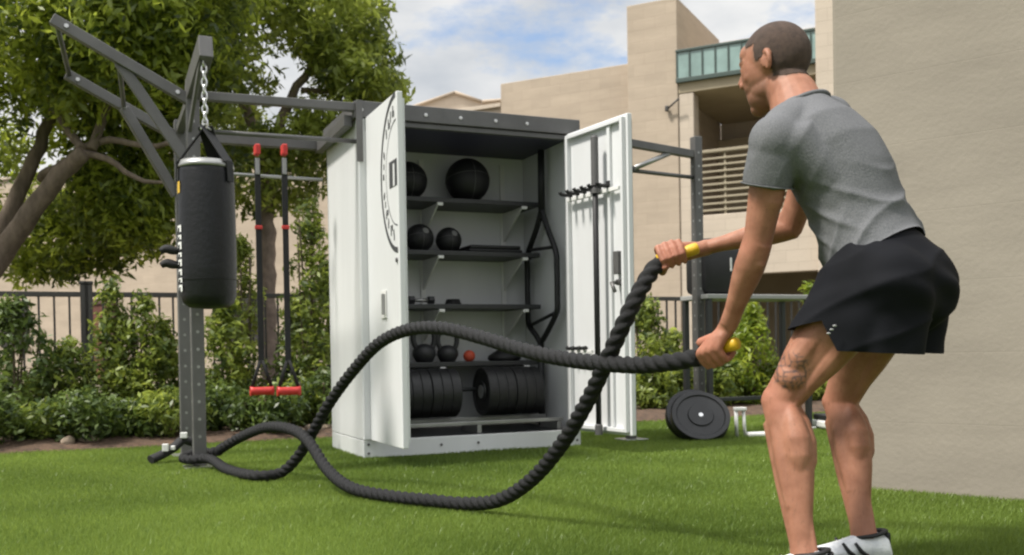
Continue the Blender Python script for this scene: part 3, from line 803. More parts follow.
tb = P(735, 420, 7.5)
TB = Vector((tb.x, 7.5, 0))
t = thing('equipment_table', 'narrow grey-topped table with dark legs carrying a black case behind the man', 'table', TB, CY)
mb = MB(); mb.box((-.36, -.18, 1.0), (.62, .18, 1.035), .006); mb.build('tabletop', mat('pale_top', (.30, .30, .29), .5), t)
for x, y in ((-.33, -.15), (-.33, .15), (.58, -.15), (.58, .15)):
    mb = MB(); mb.box((x - .02, y - .02, .02), (x + .02, y + .02, .999), .004); lg = mb.build('leg', M_shelf, t)
    mb = MB(); mb.box((x - .05, y - .03, -.003), (x + .05, y + .03, .019), .005); mb.build('foot', M_whiteB, lg)
mb = MB(); beam(mb, (-.31, 0, .25), (.56, 0, .25), .03, .03); mb.build('stretcher', M_shelf, t)
cs = thing('speaker', 'black rounded portable speaker standing on the grey table behind the outstretched arm', 'speaker', TB + EX * -.18 + Vector((0, 0, 1.037)), CY)
mb = MB(); mb.box((-.17, -.14, 0), (.17, .14, .36), .05); mb.build('case', M_black, cs, sharp=40)
mb = MB(); mb.box((.05, -.149, .17), (.065, -.142, .27), .002); mb.build('badge', M_offwhite, cs)
mb = MB(); mb.tube(spline([(-.09, 0, .36), (-.08, 0, .41), (.08, 0, .41), (.09, 0, .36)], .02), .012, 8); mb.build('carry_handle', M_black, cs)
bt_ = P(741, 436, 7.0)
t = thing('dumbbell_stand', 'small white metal stand with a flat white foot on the lawn beside the weight plates', 'stand', (bt_.x, 7.0, 0), .1)
mb = MB(); mb.tube([(-.03, 0, .0), (-.035, 0, .19)], .014, 10).tube([(.03, 0, .0), (.02, 0, .19)], .012, 10).box((-.05, -.02, .19), (.04, .02, .215), .005); mb.build('post', M_whiteB, t)
mb = MB(); mb.box((.045, -.05, .002), (.22, .05, .035), .012); mb.build('foot', M_offwhite, t)
t = thing('low_step', 'low white and black step platform on the lawn behind the bent knees', 'step', (P(838, 418, 7.6).x, 7.6, 0), .1)
mb = MB(); mb.box((-.16, -.14, .012), (.22, .14, .07), .015); mb.build('base', M_offwhite, t)
mb = MB(); mb.box((-.15, -.13, .072), (.21, .13, .115), .012); mb.build('mat_top', M_black, t)

# ================================================================ ROPE
LH = P(717, 349, 2.90); RH = P(672, 257, 3.18)          # fist centres
ropeA = [(663, 262, 3.18), (652, 271, 3.16), (636, 298, 3.14), (623, 325, 3.15), (607, 360, 3.2), (588, 400, 3.3), (561, 445, 3.45), (531, 480, 3.62), (499, 500, 3.78),
         (465, 507, 3.92), (430, 504, 4.02), (390, 497, 4.16), (352, 488, 4.34), (328, 470, 4.55), (309, 442, 4.75), (293, 430, 4.9), (268, 427, 5.1), (243, 436, 5.35), (222, 448, 5.5)]
ropeB = [(210, 459, 5.52), (228, 471, 5.25), (255, 480, 4.97), (280, 473, 5.0), (299, 455, 4.95), (315, 428, 4.85), (330, 402, 4.75), (352, 372, 4.6), (378, 344, 4.4), (407, 330, 4.2), (441, 328, 4.0),
         (480, 337, 3.8), (520, 349, 3.6), (560, 358, 3.4), (600, 363, 3.22), (640, 365, 3.07), (672, 362, 2.98), (700, 357, 2.93)]
pc = RF
wrap = [pc + Vector((.10, .03, .09)), pc + Vector((.05, .10, .08)), pc + Vector((-.06, .08, .07)), pc + Vector((-.085, -.03, .06)), pc + Vector((-.02, -.085, .055))]
rp = [P(*a) for a in ropeA] + wrap + [P(*a) for a in ropeB]
for p in rp: p.z = max(p.z, .032)
rpts = spline(rp, .0065)
def rope_mesh(pts, R0=.0262, lobes=3, pitch=.12, amp=.23, seg=24):
    bm = bmesh.new(); n = len(pts)
    T = [(pts[min(i + 1, n - 1)] - pts[max(i - 1, 0)]).normalized() for i in range(n)]
    u = Vector((0, 0, 1)); u = (u - T[0] * u.dot(T[0])).normalized(); rings = []; s_ = 0
    for i in range(n):
        u = (u - T[i] * u.dot(T[i])).normalized(); w = T[i].cross(u)
        if i: s_ += (pts[i] - pts[i - 1]).length
        ph = 2 * math.pi * s_ / pitch; ring = []
        for k in range(seg):
            a = 2 * math.pi * k / seg
            rr_ = R0 * (1 - amp + amp * 1.35 * abs(math.cos((a * lobes - ph * lobes) / 2)) ** .8)
            ring.append(bm.verts.new(pts[i] + u * rr_ * math.cos(a) + w * rr_ * math.sin(a)))
        rings.append(ring)
    for i in range(n - 1):
        for k in range(seg): f = bm.faces.new((rings[i][k], rings[i][(k + 1) % seg], rings[i + 1][(k + 1) % seg], rings[i + 1][k])); f.smooth = True
    bm.faces.new(rings[0][::-1]); bm.faces.new(rings[-1])
    return bm
rope = thing('battle_rope', 'thick black twisted battle rope looped round the rig upright and waved by the man', 'battle rope', RF)
bm = rope_mesh(rpts)
bmesh.ops.translate(bm, vec=-RF, verts=bm.verts)
me = bpy.data.meshes.new('twisted_rope'); bm.to_mesh(me); bm.free(); link('twisted_rope', me, M_rope, rope)
# yellow grips, through the fists
AL = (P(702, 356, 2.93) - P(748, 343, 2.80)).normalized()      # left grip axis towards the rope
AR = (P(660, 263, 3.18) - P(697, 250, 3.17)).normalized()
def grip(C, A, back, front):
    mb = MB(); prof = [(-back - .004, .014), (-back, .0185), (-back + .010, .0195), (-back + .03, .0195)]
    x = -back + .03
    while x < front - .02: prof += [(x, .0195), (x + .004, .018), (x + .008, .018), (x + .012, .0195)]; x += .014
    prof += [(front, .025), (front + .004, .02)]
    mb.lathe(C - RF, A, prof, 24); mb.build('grip', M_yellow, rope, sharp=50)
grip(LH, AL, .074, .05); grip(RH, AR, .085, .045)

# ================================================================ PERSON
exec_person = True
FWD = Vector((-.80, .58, 0)).normalized(); RGT = Vector((.58, .80, 0)).normalized(); UP = Vector((0, 0, 1))
J = dict(lank=P(805, 565, 2.56), lkne=P(780, 402, 2.68), lhip=P(874, 281, 2.60), rank=P(864, 541, 2.80), rkne=P(840, 402, 2.95), rhip=P(899, 280, 2.78),
         c7=P(798, 104, 2.83), lsho=P(775, 143, 2.67), rsho=P(828, 124, 2.98), lelb=P(757, 246, 2.74), lwri=P(729, 322, 2.85), relb=P(790, 227, 3.10), rwri=P(708, 247, 3.24))
J['lwri'] = P(729, 324, 2.85)
root = Vector((.88, 2.70, 0))
person = thing('person', 'man in grey t-shirt and black shorts crouching while he waves the battle rope', 'person', root)
hc = P(776, 68, 2.91)                         # head centre

def chain_tube(mb, pts, rads, ref=None, seg=20):
    # round the ends
    mb.tube(pts, rads, seg, True, ref)
    for p, r in ((pts[0], rads[0]), (pts[-1], rads[-1])):
        a, b = r if isinstance(r, (tuple, list)) else (r, r)
        mb.ball(p, min(a, b) * .98, 16, 10)

def lerp(a, b, t): return a + (b - a) * t
def limb(mb, a, b, prof, ref=None, bend=None):
    """prof: list of (t, ra, rb[, offset vector])"""
    pts, rr_ = [], []
    for e in prof:
        p = lerp(a, b, e[0])
        if len(e) > 3: p = p + e[3]
        pts.append(p); rr_.append((e[1], e[2]))
    mb.tube(pts, rr_, 22, True, ref)

def build_body():
    mb = MB()
    # ---- torso
    pel = (J['lhip'] + J['rhip']) / 2
    chest = (J['lsho'] + J['rsho']) / 2
    sp = spline([pel - (chest - pel).normalized() * .06 + Vector((0, 0, -.01)), pel, pel * .66 + J['c7'] * .34 + UP * .02, pel * .33 + J['c7'] * .67 + UP * .03, J['c7'] - UP * .03 + FWD * .0], .05)
    return mb, sp, pel

def person_meshes():
    mb = MB()
    pel = (J['lhip'] + J['rhip']) / 2; c7 = J['c7']
    ax = (c7 - pel).normalized(); back = RGT.cross(ax).normalized()      # towards the back of the torso
    if back.z < 0: back = -back
    T = lambda t, o=0, r=0: lerp(pel, c7, t) + back * o + RGT * r
    # torso core: (t, half width, half depth, offset to the back)
    tor = [(-.16, .125, .10, -.01), (-.05, .155, .120, .0), (.06, .148, .110, .0), (.20, .132, .094, .005), (.36, .145, .108, .012), (.52, .160, .118, .018), (.68, .180, .122, .015), (.82, .172, .108, .004), (.93, .11, .08, -.005), (.99, .065, .06, -.005)]
    mb.tube([T(a, o) for a, w, d, o in tor], [(w, d) for a, w, d, o in tor], 28, True, RGT)
    # lats / traps / shoulders
    for s_, sh in ((-1, J['lsho']), (1, J['rsho'])):
        mb.tube([T(.90, .0, s_ * .04), lerp(T(.90, 0, s_ * .04), sh, .6) + UP * .008, sh], [.062, .062, .062], 16)
        mb.tube([T(.55, .02, s_ * .12), lerp(T(.72, .02, s_ * .14), sh, .45), sh - ax * .02], [.05, .062, .055], 16)
        mb.ball(sh, (.066, .066, .072), 20, 14)
        # glute
        hip = J['lhip'] if s_ < 0 else J['rhip']
        mb.ball(hip + back * .012 - ax * .040, .102, 20, 14)
    # neck and head
    hb = hc + Vector((.014, -.008, -.040))
    mb.tube([T(.95, -.01), lerp(T(.97, -.01), hb, .5) + Vector((.008, -.004, 0)), hb], [.080, .070, .064], 20)
    # ---- arms
    def arm(sh, el, wr, s_):
        d = (el - sh).normalized(); hinge = d.cross((wr - el).normalized()).normalized()
        side = hinge.cross(d).normalized()
        limb(mb, sh, el, [(-.05, .055, .055), (.12, .060, .062), (.3, .048, .054), (.5, .045, .052), (.7, .042, .046), (.88, .040, .041), (1.02, .039, .040)], hinge)
        d2 = (wr - el).normalized()
        limb(mb, el, wr, [(-.06, .038, .040), (.10, .042, .042), (.25, .044, .042), (.42, .040, .038), (.62, .033, .031), (.82, .029, .025), (1.0, .030, .024)], hinge)
        mb.ball(el, .040, 16, 10)
        # brachioradialis, forearm flexors, biceps and triceps
        mb.tube([lerp(sh, el, .78) + side * .018 - RGT * .012, el + side * .022 - RGT * .010, lerp(el, wr, .22) + side * .018 - RGT * .008, lerp(el, wr, .5) + side * .006, lerp(el, wr, .75)], [.014, .026, .028, .019, .010], 12)
        mb.tube([el - side * .012, lerp(el, wr, .18) - side * .022, lerp(el, wr, .4) - side * .014, lerp(el, wr, .7) - side * .004], [.018, .026, .022, .012], 12)
        mb.tube([lerp(sh, el, .3) - side * .026, lerp(sh, el, .55) - side * .030, lerp(sh, el, .8) - side * .022], [.030, .030, .016], 12)
        mb.tube([lerp(sh, el, .35) + side * .026, lerp(sh, el, .6) + side * .028, lerp(sh, el, .86) + side * .012], [.028, .028, .012], 12)
    arm(J['lsho'], J['lelb'], J['lwri'], -1); arm(J['rsho'], J['relb'], J['rwri'], 1)
    # ---- legs
    def leg(hip, kn, an, s_):
        d = (kn - hip).normalized(); hinge = RGT
        fr = hinge.cross(d).normalized()
        if fr.z < 0: fr = -fr
        limb(mb, hip, kn, [(-.08, .086, .096), (.08, .090, .102), (.28, .084, .095, fr * .006), (.5, .070, .080, fr * .012), (.7, .058, .064, fr * .012), (.85, .050, .052, fr * .008), (1.0, .047, .050)], hinge)
        bkk = -fr
        for off, prof_ in ((-RGT * .034 * (1 if s_ < 0 else .6) + fr * .022, [(.30, .040), (.50, .044), (.68, .040), (.80, .028), (.90, .012)]),
                           (RGT * .030 + fr * .020, [(.40, .038), (.60, .044), (.76, .042), (.88, .024), (.94, .010)]),
                           (bkk * .040 - RGT * .016, [(.25, .046), (.45, .044), (.62, .034), (.80, .020), (.98, .012)]),
                           (bkk * .038 + RGT * .022, [(.25, .044), (.45, .040), (.62, .030), (.80, .018), (.98, .011)])):
            mb.tube([lerp(hip, kn, q_) + off * (1 if q_ < .7 else .92) for q_, _r in prof_], [_r for q_, _r in prof_], 14)
        mb.ball(kn + fr * .004, (.047, .047, .052), 18, 12)
        mb.ball(kn + fr * .026 + (an - kn).normalized() * .012, .033, 14, 10)
        d2 = (an - kn).normalized(); bk = hinge.cross(d2).normalized()
        if bk.dot(FWD) > 0: bk = -bk
        limb(mb, kn, an, [(-.02, .047, .050), (.10, .046, .050, bk * .004), (.22, .047, .055, bk * .012), (.34, .047, .056, bk * .014), (.50, .041, .049, bk * .010), (.7, .033, .037, bk * .004), (.86, .029, .032), (1.0, .032, .036)], hinge)
        for sd_, prof_ in ((-1, [(.04, .018), (.14, .031), (.25, .038), (.36, .034), (.46, .018), (.54, .008)]), (1, [(.04, .018), (.15, .032), (.28, .039), (.40, .035), (.50, .018), (.58, .008)])):
            mb.tube([lerp(kn, an, q_) + bk * (.026 + .010 * math.sin(q_ * 6)) + RGT * sd_ * .019 for q_, _r in prof_], [_r for q_, _r in prof_], 14)
        mb.tube([lerp(kn, an, q_) - bk * .006 - RGT * .024 * (1 if s_ < 0 else 1) for q_ in (.08, .2, .35, .5, .65)], [.018, .024, .025, .02, .012], 12)
        mb.tube([lerp(kn, an, .55) + bk * .026, lerp(kn, an, .75) + bk * .030, lerp(kn, an, .98) + bk * .030], [.018, .010, .011], 10)
        # shin front ridge
        mb.tube([kn + d2 * .05 - bk * .028, lerp(kn, an, .5) - bk * .022, lerp(kn, an, .9) - bk * .012], [.028, .025, .02], 12)
        # heel and foot core (inside the shoe)
        mb.tube([an + bk * .02 - UP * .03, an - bk * .05 - UP * .045, an - bk * .12 - UP * .06], [.035, .033, .024], 12)
        # vastus bulge at the inner/outer knee
        mb.ball(lerp(hip, kn, .80) + RGT * s_ * .022 + fr * .012, .046, 14, 10)
    leg(J['lhip'], J['lkne'], J['lank'], -1); leg(J['rhip'], J['rkne'], J['rank'], 1)
    # ---- hands
    def hand(C, a, n_, wr, s_, thumb_off=1):
        """a: grip axis towards the thumb side, n_: back of the hand, wr: wrist"""
        a = a.normalized(); n_ = (n_ - a * n_.dot(a)).normalized(); k = n_.cross(a).normalized()
        if k.dot(C - wr) < 0: k = -k
        def pt(ax_, ang, r): return C + a * ax_ + (k * math.cos(ang) + n_ * math.sin(ang)) * r
        offs = [.030, .010, -.010, -.029]; ln = [.98, 1.03, 1.0, .88]
        mc = []
        for o, f in zip(offs, ln):
            o = o * 1.12; m0 = pt(o, R(76), .044 * f); p1 = pt(o, R(10), .047 * f); p2 = pt(o, R(-62), .039 * f); p3 = pt(o, R(-118), .034)
            mc.append(m0)
            mb.tube([m0, lerp(m0, p1, .5) + (m0 + p1 - 2 * C).normalized() * .004, p1, lerp(p1, p2, .5) + (p1 + p2 - 2 * C).normalized() * .003, p2, lerp(p2, p3, .5), p3], [.0122, .0113, .0118, .0105, .0106, .0096, .0086], 12)
            mb.ball(m0, .0115, 12, 8); mb.ball(p1, .0105, 12, 8); mb.ball(p3, .0078, 10, 8)
            # metacarpal, knuckle to wrist
            wtip = lerp(C + a * o * .5, wr, .85)
            mb.tube([m0, lerp(m0, wtip, .5) + n_ * .004, wtip], [.0135, .018, .020], 10)
        # palm heel
        mb.tube([lerp(C, wr, .45) - n_ * .002 + a * .012, wr], [.024, .027], 14)
        # thumb: leaves the side of the palm near its base, closes over the fingers
        b0 = lerp(C, wr, .55) + a * .022; t1 = pt(.046, R(150), .032); t2 = pt(.044, R(-150), .036); t3 = pt(.034, R(-95), .043)
        mb.tube([b0, t1, t2, t3], [.019, .0155, .0135, .011], 12); mb.ball(t3, .0095, 10, 8)
    hand(LH, AL, -RGT * .9 + FWD * -.1 + UP * .15, J['lwri'], -1)
    hand(RH, AR, UP * .6 + RGT * .8, J['rwri'], 1)
    # ---- head
    hf = Vector((-.73, .66, -.14)).normalized()          # where the face points
    hr = hf.cross(UP).normalized(); hu = hr.cross(hf).normalized()
    HM = Matrix((hr, hf, hu)).transposed()               # columns: right, front, up
    HS = 1.14
    def hp(x, y, z): return hc + HM @ Vector((x, y, z)) * HS
    def HB(c_, r_, a_=16, b_=12, rt=None): mb.ball(c_, tuple(q_ * HS for q_ in r_) if isinstance(r_, tuple) else r_ * HS, a_, b_, rt)
    def HT(p_, r_, sg=12): mb.tube(p_, [q_ * HS for q_ in r_], sg)
    rot = HM
    HB(hp(0, -.006, .028), (.073, .089, .087), 28, 20, rot)      # cranium
    HB(hp(0, .030, .000), (.064, .062, .082), 24, 16, rot)       # face mass
    HB(hp(0, .052, .048), (.054, .036, .036), 20, 14, rot)
    HB(hp(0, .044, -.030), (.052, .046, .045), 20, 14, rot)
    HB(hp(0, .038, -.060), (.048, .048, .048), 20, 14, rot)      # jaw
    HB(hp(0, .062, -.090), (.026, .022, .020), 14, 10, rot)      # chin
    HB(hp(0, .062, .030), (.052, .030, .018), 16, 10, rot)       # brow
    HT([hp(0, .082, .026), hp(0, .093, .004), hp(0, .102, -.014)], [.009, .010, .012], 12)   # nose
    for s_ in (-1, 1):
        HB(hp(s_ * .011, .094, -.020), .009, 10, 8)
        HB(hp(s_ * .034, .052, -.012), (.026, .022, .026), 12, 8, rot)
        HB(hp(s_ * .034, .022, -.050), (.022, .040, .030), 16, 12, rot)
        HB(hp(s_ * .028, .075, .013), (.014, .010, .008), 10, 8, rot)
        # ear
        ec = [hp(s_ * (.071 + .009 * math.sin(k_)), -.004 - .013 * math.sin(k_) - .006, .002 + .024 * math.cos(k_)) for k_ in (.0, .6, 1.2, 1.8, 2.4, 3.0)]
        HT(ec, [.0055, .0065, .007, .0065, .006, .006], 10); HB(hp(s_ * .072, -.006, .0), (.005, .012, .018), 12, 8, rot)
    HB(hp(0, .083, -.046), (.018, .008, .005), 12, 8, rot); HB(hp(0, .081, -.056), (.017, .008, .006), 12, 8, rot)
    return mb, hp, HM, back, ax, pel, T, hf

def remeshed(mb, name, voxel, smooth=4, fac=.5):
    bmesh.ops.recalc_face_normals(mb.bm, faces=mb.bm.faces)
    me = bpy.data.meshes.new(name + '_src'); mb.bm.to_mesh(me); mb.bm.free()
    o = bpy.data.objects.new(name + '_src', me); COL.objects.link(o)
    m = o.modifiers.new('r', 'REMESH'); m.mode = 'VOXEL'; m.voxel_size = voxel; m.use_smooth_shade = True
    s_ = o.modifiers.new('s', 'SMOOTH'); s_.factor = fac; s_.iterations = smooth
    dg = bpy.context.evaluated_depsgraph_get(); dg.update()
    out = bpy.data.meshes.new_from_object(o.evaluated_get(dg)); out.name = name
    bpy.data.objects.remove(o); bpy.data.meshes.remove(me)
    return out
def coords(me):
    a = np.empty(len(me.vertices) * 3, np.float32); me.vertices.foreach_get('co', a); return a.reshape(-1, 3).astype(float)
def setc(me, c): me.vertices.foreach_set('co', c.astype(np.float32).ravel()); me.update()
def normals(me):
    a = np.empty(len(me.vertices) * 3, np.float32); me.vertex_normals.foreach_get('vector', a); return a.reshape(-1, 3).astype(float)
def npv(v): return np.array([v.x, v.y, v.z])
def fnoise(p, seed=0, octs=3):
    out = 0; r_ = np.random.default_rng(seed)
    for o in range(octs):
        for _ in range(3):
            k = r_.normal(size=3) * (2 ** o); out = out + np.sin(p @ k + r_.random() * 6.28) / (2 ** o)
    return out / 3

mb, hp, HM, BACK, AXT, PEL, TT, HF = person_meshes()
body = remeshed(mb, 'body', .0040, 3)
pc_ = coords(body)
# colour masks
tone = np.zeros((len(pc_), 4)); tone[:, 3] = 1
loc = (pc_ - npv(hc)) @ np.array(HM) / 1.14           # head-local: x right, y front, z up
ishead = (np.abs(loc[:, 0]) < .1) & (np.abs(loc[:, 1]) < .14) & (np.abs(loc[:, 2]) < .14)
beard = ishead & (loc[:, 2] < -.028 - .35 * np.maximum(0, .03 - loc[:, 1]) * 0) & (loc[:, 1] > .0) & (loc[:, 2] > -.12)
bd = np.clip((-.022 - loc[:, 2]) / .02, 0, 1) * np.clip((loc[:, 1] + .005) / .02, 0, 1) * ishead
lips = ishead & (np.abs(loc[:, 2] + .049) < .008) & (loc[:, 1] > .085)
tone[:, 0] = bd * .42
brow = ishead & (np.abs(loc[:, 2] - .036) < .006) & (loc[:, 1] > .065) & (np.abs(loc[:, 0]) > .012) & (np.abs(loc[:, 0]) < .05)
tone[brow, 0] = .9
tone[lips, 1] = 1
# tattoo above the left knee: outer/front side
tc_ = npv(lerp(J['lkne'], J['lhip'], .17) + UP * .03 - RGT * .03)
dl_ = pc_ - tc_
tax = npv((J['lhip'] - J['lkne']).normalized())
along = dl_ @ tax; rest_ = dl_ - np.outer(along, tax); sidew = rest_ @ npv(UP); outw = rest_ @ npv(-RGT)
tm = (np.abs(along) < .052) & (np.abs(sidew) < .03) & (outw > -.045)
# redness on knees, elbows, knuckles
for k, r_ in (('lkne', .06), ('rkne', .06), ('lelb', .045), ('relb', .045)):
    d_ = np.linalg.norm(pc_ - npv(J[k]), axis=1); tone[:, 2] = np.maximum(tone[:, 2], np.clip(1.2 - d_ / r_, 0, 1) * .8)
for h_ in (LH, RH):
    d_ = np.linalg.norm(pc_ - npv(h_), axis=1); tone[:, 2] = np.maximum(tone[:, 2], np.clip(1.6 - d_ / .05, 0, 1) * .7)
pat = np.sin(along * 190 + 2 * np.sin(sidew * 160)) * np.sin(sidew * 210 + 1.5 * np.sin(along * 110))
edge_ = np.clip(1.25 - np.hypot(along / .05, sidew / .026), 0, 1)
pat2 = np.clip(1.5 - np.abs(pat + .25 * fnoise(pc_ * 60, 11)) * 4.5, 0, 1) * np.clip(edge_ * 3, 0, 1)
tone[tm, 3] = 1 - 1.0 * pat2[tm]
ca = body.color_attributes.new('tone', 'FLOAT_COLOR', 'POINT'); ca.data.foreach_set('color', tone.astype(np.float32).ravel())

def skin_material():
    m = bpy.data.materials.new('skin'); m.use_nodes = True
    nt = m.node_tree; n = nt.nodes; l = nt.links; b = n['Principled BSDF']
    b.inputs['Roughness'].default_value = .56; b.inputs['Specular IOR Level'].default_value = .34
    b.inputs['Subsurface Weight'].default_value = .12; b.inputs['Subsurface Radius'].default_value = (.012, .005, .003); b.inputs['Subsurface Scale'].default_value = 1
    tc = n.new('ShaderNodeTexCoord'); no = n.new('ShaderNodeTexNoise'); no.inputs['Scale'].default_value = 22; no.inputs['Detail'].default_value = 8; l.new(tc.outputs['Object'], no.inputs['Vector'])
    cr = n.new('ShaderNodeValToRGB'); cr.color_ramp.elements[0].position = .3; cr.color_ramp.elements[1].position = .7
    cr.color_ramp.elements[0].color = (.255, .110, .066, 1); cr.color_ramp.elements[1].color = (.37, .172, .108, 1); l.new(no.outputs['Fac'], cr.inputs['Fac'])
    at = n.new('ShaderNodeAttribute'); at.attribute_name = 'tone'
    sp = n.new('ShaderNodeSeparateColor'); l.new(at.outputs['Color'], sp.inputs[0])
    cur = cr.outputs['Color']
    def mixin(fac, col):
        nonlocal cur
        mx = n.new('ShaderNodeMix'); mx.data_type = 'RGBA'; l.new(fac, mx.inputs['Factor']); l.new(cur, mx.inputs[6]); mx.inputs[7].default_value = col + (1,); cur = mx.outputs[2]
    mixin(sp.outputs[2], (.44, .165, .11)); mixin(sp.outputs[1], (.40, .15, .11)); mixin(sp.outputs[0], (.10, .06, .04))
    hn_ = n.new('ShaderNodeTexNoise'); hn_.inputs['Scale'].default_value = 170; hn_.inputs['Detail'].default_value = 3
    hm_ = n.new('ShaderNodeMapping'); hm_.inputs['Scale'].default_value = (1, 1, .35); l.new(tc.outputs['Object'], hm_.inputs['Vector']); l.new(hm_.outputs[0], hn_.inputs['Vector'])
    hr_ = n.new('ShaderNodeMapRange'); hr_.inputs['From Min'].default_value = .58; hr_.inputs['From Max'].default_value = .75; hr_.inputs['To Max'].default_value = .38; l.new(hn_.outputs['Fac'], hr_.inputs['Value'])
    mixin(hr_.outputs[0], (.13, .06, .035))
    inv_ = n.new('ShaderNodeMath'); inv_.operation = 'MULTIPLY_ADD'; inv_.inputs[1].default_value = -.75; inv_.inputs[2].default_value = .75; l.new(at.outputs['Alpha'], inv_.inputs[0])
    mixin(inv_.outputs[0], (.05, .045, .05))
    l.new(cur, b.inputs['Base Color'])
    nb = n.new('ShaderNodeTexNoise'); nb.inputs['Scale'].default_value = 260; l.new(tc.outputs['Object'], nb.inputs['Vector'])
    bp = n.new('ShaderNodeBump'); bp.inputs['Strength'].default_value = .15; bp.inputs['Distance'].default_value = .002; l.new(nb.outputs['Fac'], bp.inputs['Height']); l.new(bp.outputs['Normal'], b.inputs['Normal'])
    return m
M_skin = skin_material()
M_hair = mat('buzz_hair', (.080, .050, .036), .85, col2=(.048, .030, .022), vscale=60, bump=.6, bscale=500)
M_tee = mat('grey_heather', (.165, .168, .176), .95, col2=(.115, .118, .125), vscale=300, bump=.35, bscale=420, spec=.15, stretch=(1, 1, .5))
M_short = mat('black_shorts', (.0055, .006, .0085), .8, var=.2, vscale=10, bump=.1, bscale=500, spec=.16)
M_shoe = mat('shoe_mesh', (.78, .79, .80), .7, col2=(.58, .60, .63), vscale=34, bump=.3, bscale=180)
M_sole = mat('shoe_sole', (.7, .7, .7), .6, var=.1)

# hair: shell of the scalp
nm = normals(body)
hz = loc[:, 2] + 0.0
scalp = ishead & (((loc[:, 2] > .056) & (loc[:, 1] < .070 - .45 * np.maximum(0, .100 - loc[:, 2]))) | ((loc[:, 1] < -.015) & (loc[:, 2] > -.048 + .25 * np.maximum(0, loc[:, 1] + .05))) | ((loc[:, 1] < .022) & (loc[:, 2] > .012)))
ear = ishead & (np.abs(loc[:, 0]) > .0735) & (loc[:, 2] < .032) & (loc[:, 1] > -.030)
scalp &= ~ear
from mathutils.kdtree import KDTree
si = np.where(scalp)[0]; kd = KDTree(len(si))
for k_, i_ in enumerate(si): kd.insert(pc_[i_], k_)
kd.balance()
for i_ in np.where(ishead & ~scalp & ~ear)[0]:
    d_ = kd.find(pc_[i_])[2]
    if d_ < .016: tone[i_, 0] = max(tone[i_, 0], .6 * (1 - d_ / .016) ** 1.5)
tone[scalp, 0] = .9
ca.data.foreach_set('color', tone.astype(np.float32).ravel())
bmh = bmesh.new(); bmh.from_mesh(body); bmh.verts.ensure_lookup_table()
kill = [v for v in bmh.verts if not scalp[v.index]]
offs = nm * .0016
for v in bmh.verts:
    if scalp[v.index]: v.co += Vector(offs[v.index])
bmesh.ops.delete(bmh, geom=kill, context='VERTS')
hme = bpy.data.meshes.new('hair'); bmh.to_mesh(hme); bmh.free()

def add_part(name, me, m, parent=None, base=root):
    me.materials.clear()
    me.transform(Matrix.Translation(-base))
    o = link(name, me, m, parent or person, smooth=True)
    return o
bo = add_part('body', body, M_skin)
for a in list(hme.color_attributes): hme.color_attributes.remove(a)
add_part('hair', hme, M_hair)

# eyes
for s_ in (-1, 1):
    mb = MB(); mb.ball(hp(s_ * .029, .072, .012) - root, .0125, 16, 10); mb.build('eye', M_offwhite, person)

# ---- t-shirt
mb = MB()
tor = [(-.08, .208, .166, .006), (.06, .198, .156, .006), (.14, .180, .138, .006), (.24, .170, .134, .006), (.36, .165, .128, .014), (.52, .176, .134, .020), (.66, .190, .136, .016), (.80, .184, .122, .005), (.90, .130, .098, -.002), (.965, .094, .084, -.004)]
mb.tube([TT(a, o) for a, w, d, o in tor], [(w, d) for a, w, d, o in tor], 36, True, RGT)
for s_, sh, el in ((-1, J['lsho'], J['lelb']), (1, J['rsho'], J['relb'])):
    mb.tube([TT(.90, .0, s_ * .04), lerp(TT(.90, 0, s_ * .04), sh, .6) + UP * .008, sh], [.070, .071, .072], 18)
    mb.tube([TT(.50, .018, s_ * .12), lerp(TT(.70, .018, s_ * .14), sh, .45), sh - AXT * .02], [.06, .074, .066], 18)
    mb.ball(sh, (.075, .075, .080), 24, 16)
    d = (el - sh)
    mb.tube([sh - d * .1, sh + d * .15, sh + d * .30, sh + d * .43], [.066, .073, .072, .070], 24)
tee = remeshed(mb, 't_shirt', .006, 5)
c = coords(tee); nn = normals(tee)
# folds: diagonal drapes across the lower back and at the armpit
al = (c - npv(PEL)) @ npv(AXT); sd = (c - npv(PEL)) @ npv(RGT); bk = (c - npv(PEL)) @ npv(BACK)
Ltot = (J['c7'] - PEL).length
t_ = al / Ltot
rid = lambda x: (1 - np.abs(np.sin(x))) ** 2 - .3            # sharp creases
wob = fnoise(c * 5, 21, 3)
fold = rid(al * 34 - bk * 30 + sd * 12 + 1.7 * wob) * np.exp(-((t_ - .14) / .16) ** 2) * .0120
fold += rid(al * 30 + bk * 34 - sd * 12 + 1.5 * wob) * np.exp(-((t_ - .34) / .13) ** 2) * .0085 * np.clip(.8 - sd * 3, .2, 1)
dsh = np.linalg.norm(c - npv(J['lsho']) - npv(-UP * .07 + RGT * .05), axis=1)
fold += rid((c @ npv(UP * .5 - RGT * .5 + FWD * .7)) * 38 + 1.4 * wob) * np.exp(-(dsh / .10) ** 2) * .0095
fold += wob * .0045 + fnoise(c * 22, 8, 2) * .0014
c2 = c + nn * fold[:, None]; setc(tee, c2)
bmt = bmesh.new(); bmt.from_mesh(tee)
tA, tB = P(820, 283, 2.60), P(940, 219, 2.66)
tn = (tB - tA).cross(RGT).normalized()
if tn.z < 0: tn = -tn
bmesh.ops.bisect_plane(bmt, geom=bmt.verts[:] + bmt.edges[:] + bmt.faces[:], plane_co=tA, plane_no=tn, clear_inner=True)
bmt.to_mesh(tee); bmt.free()
teeo = add_part('t_shirt', tee, M_tee)
mb = MB()
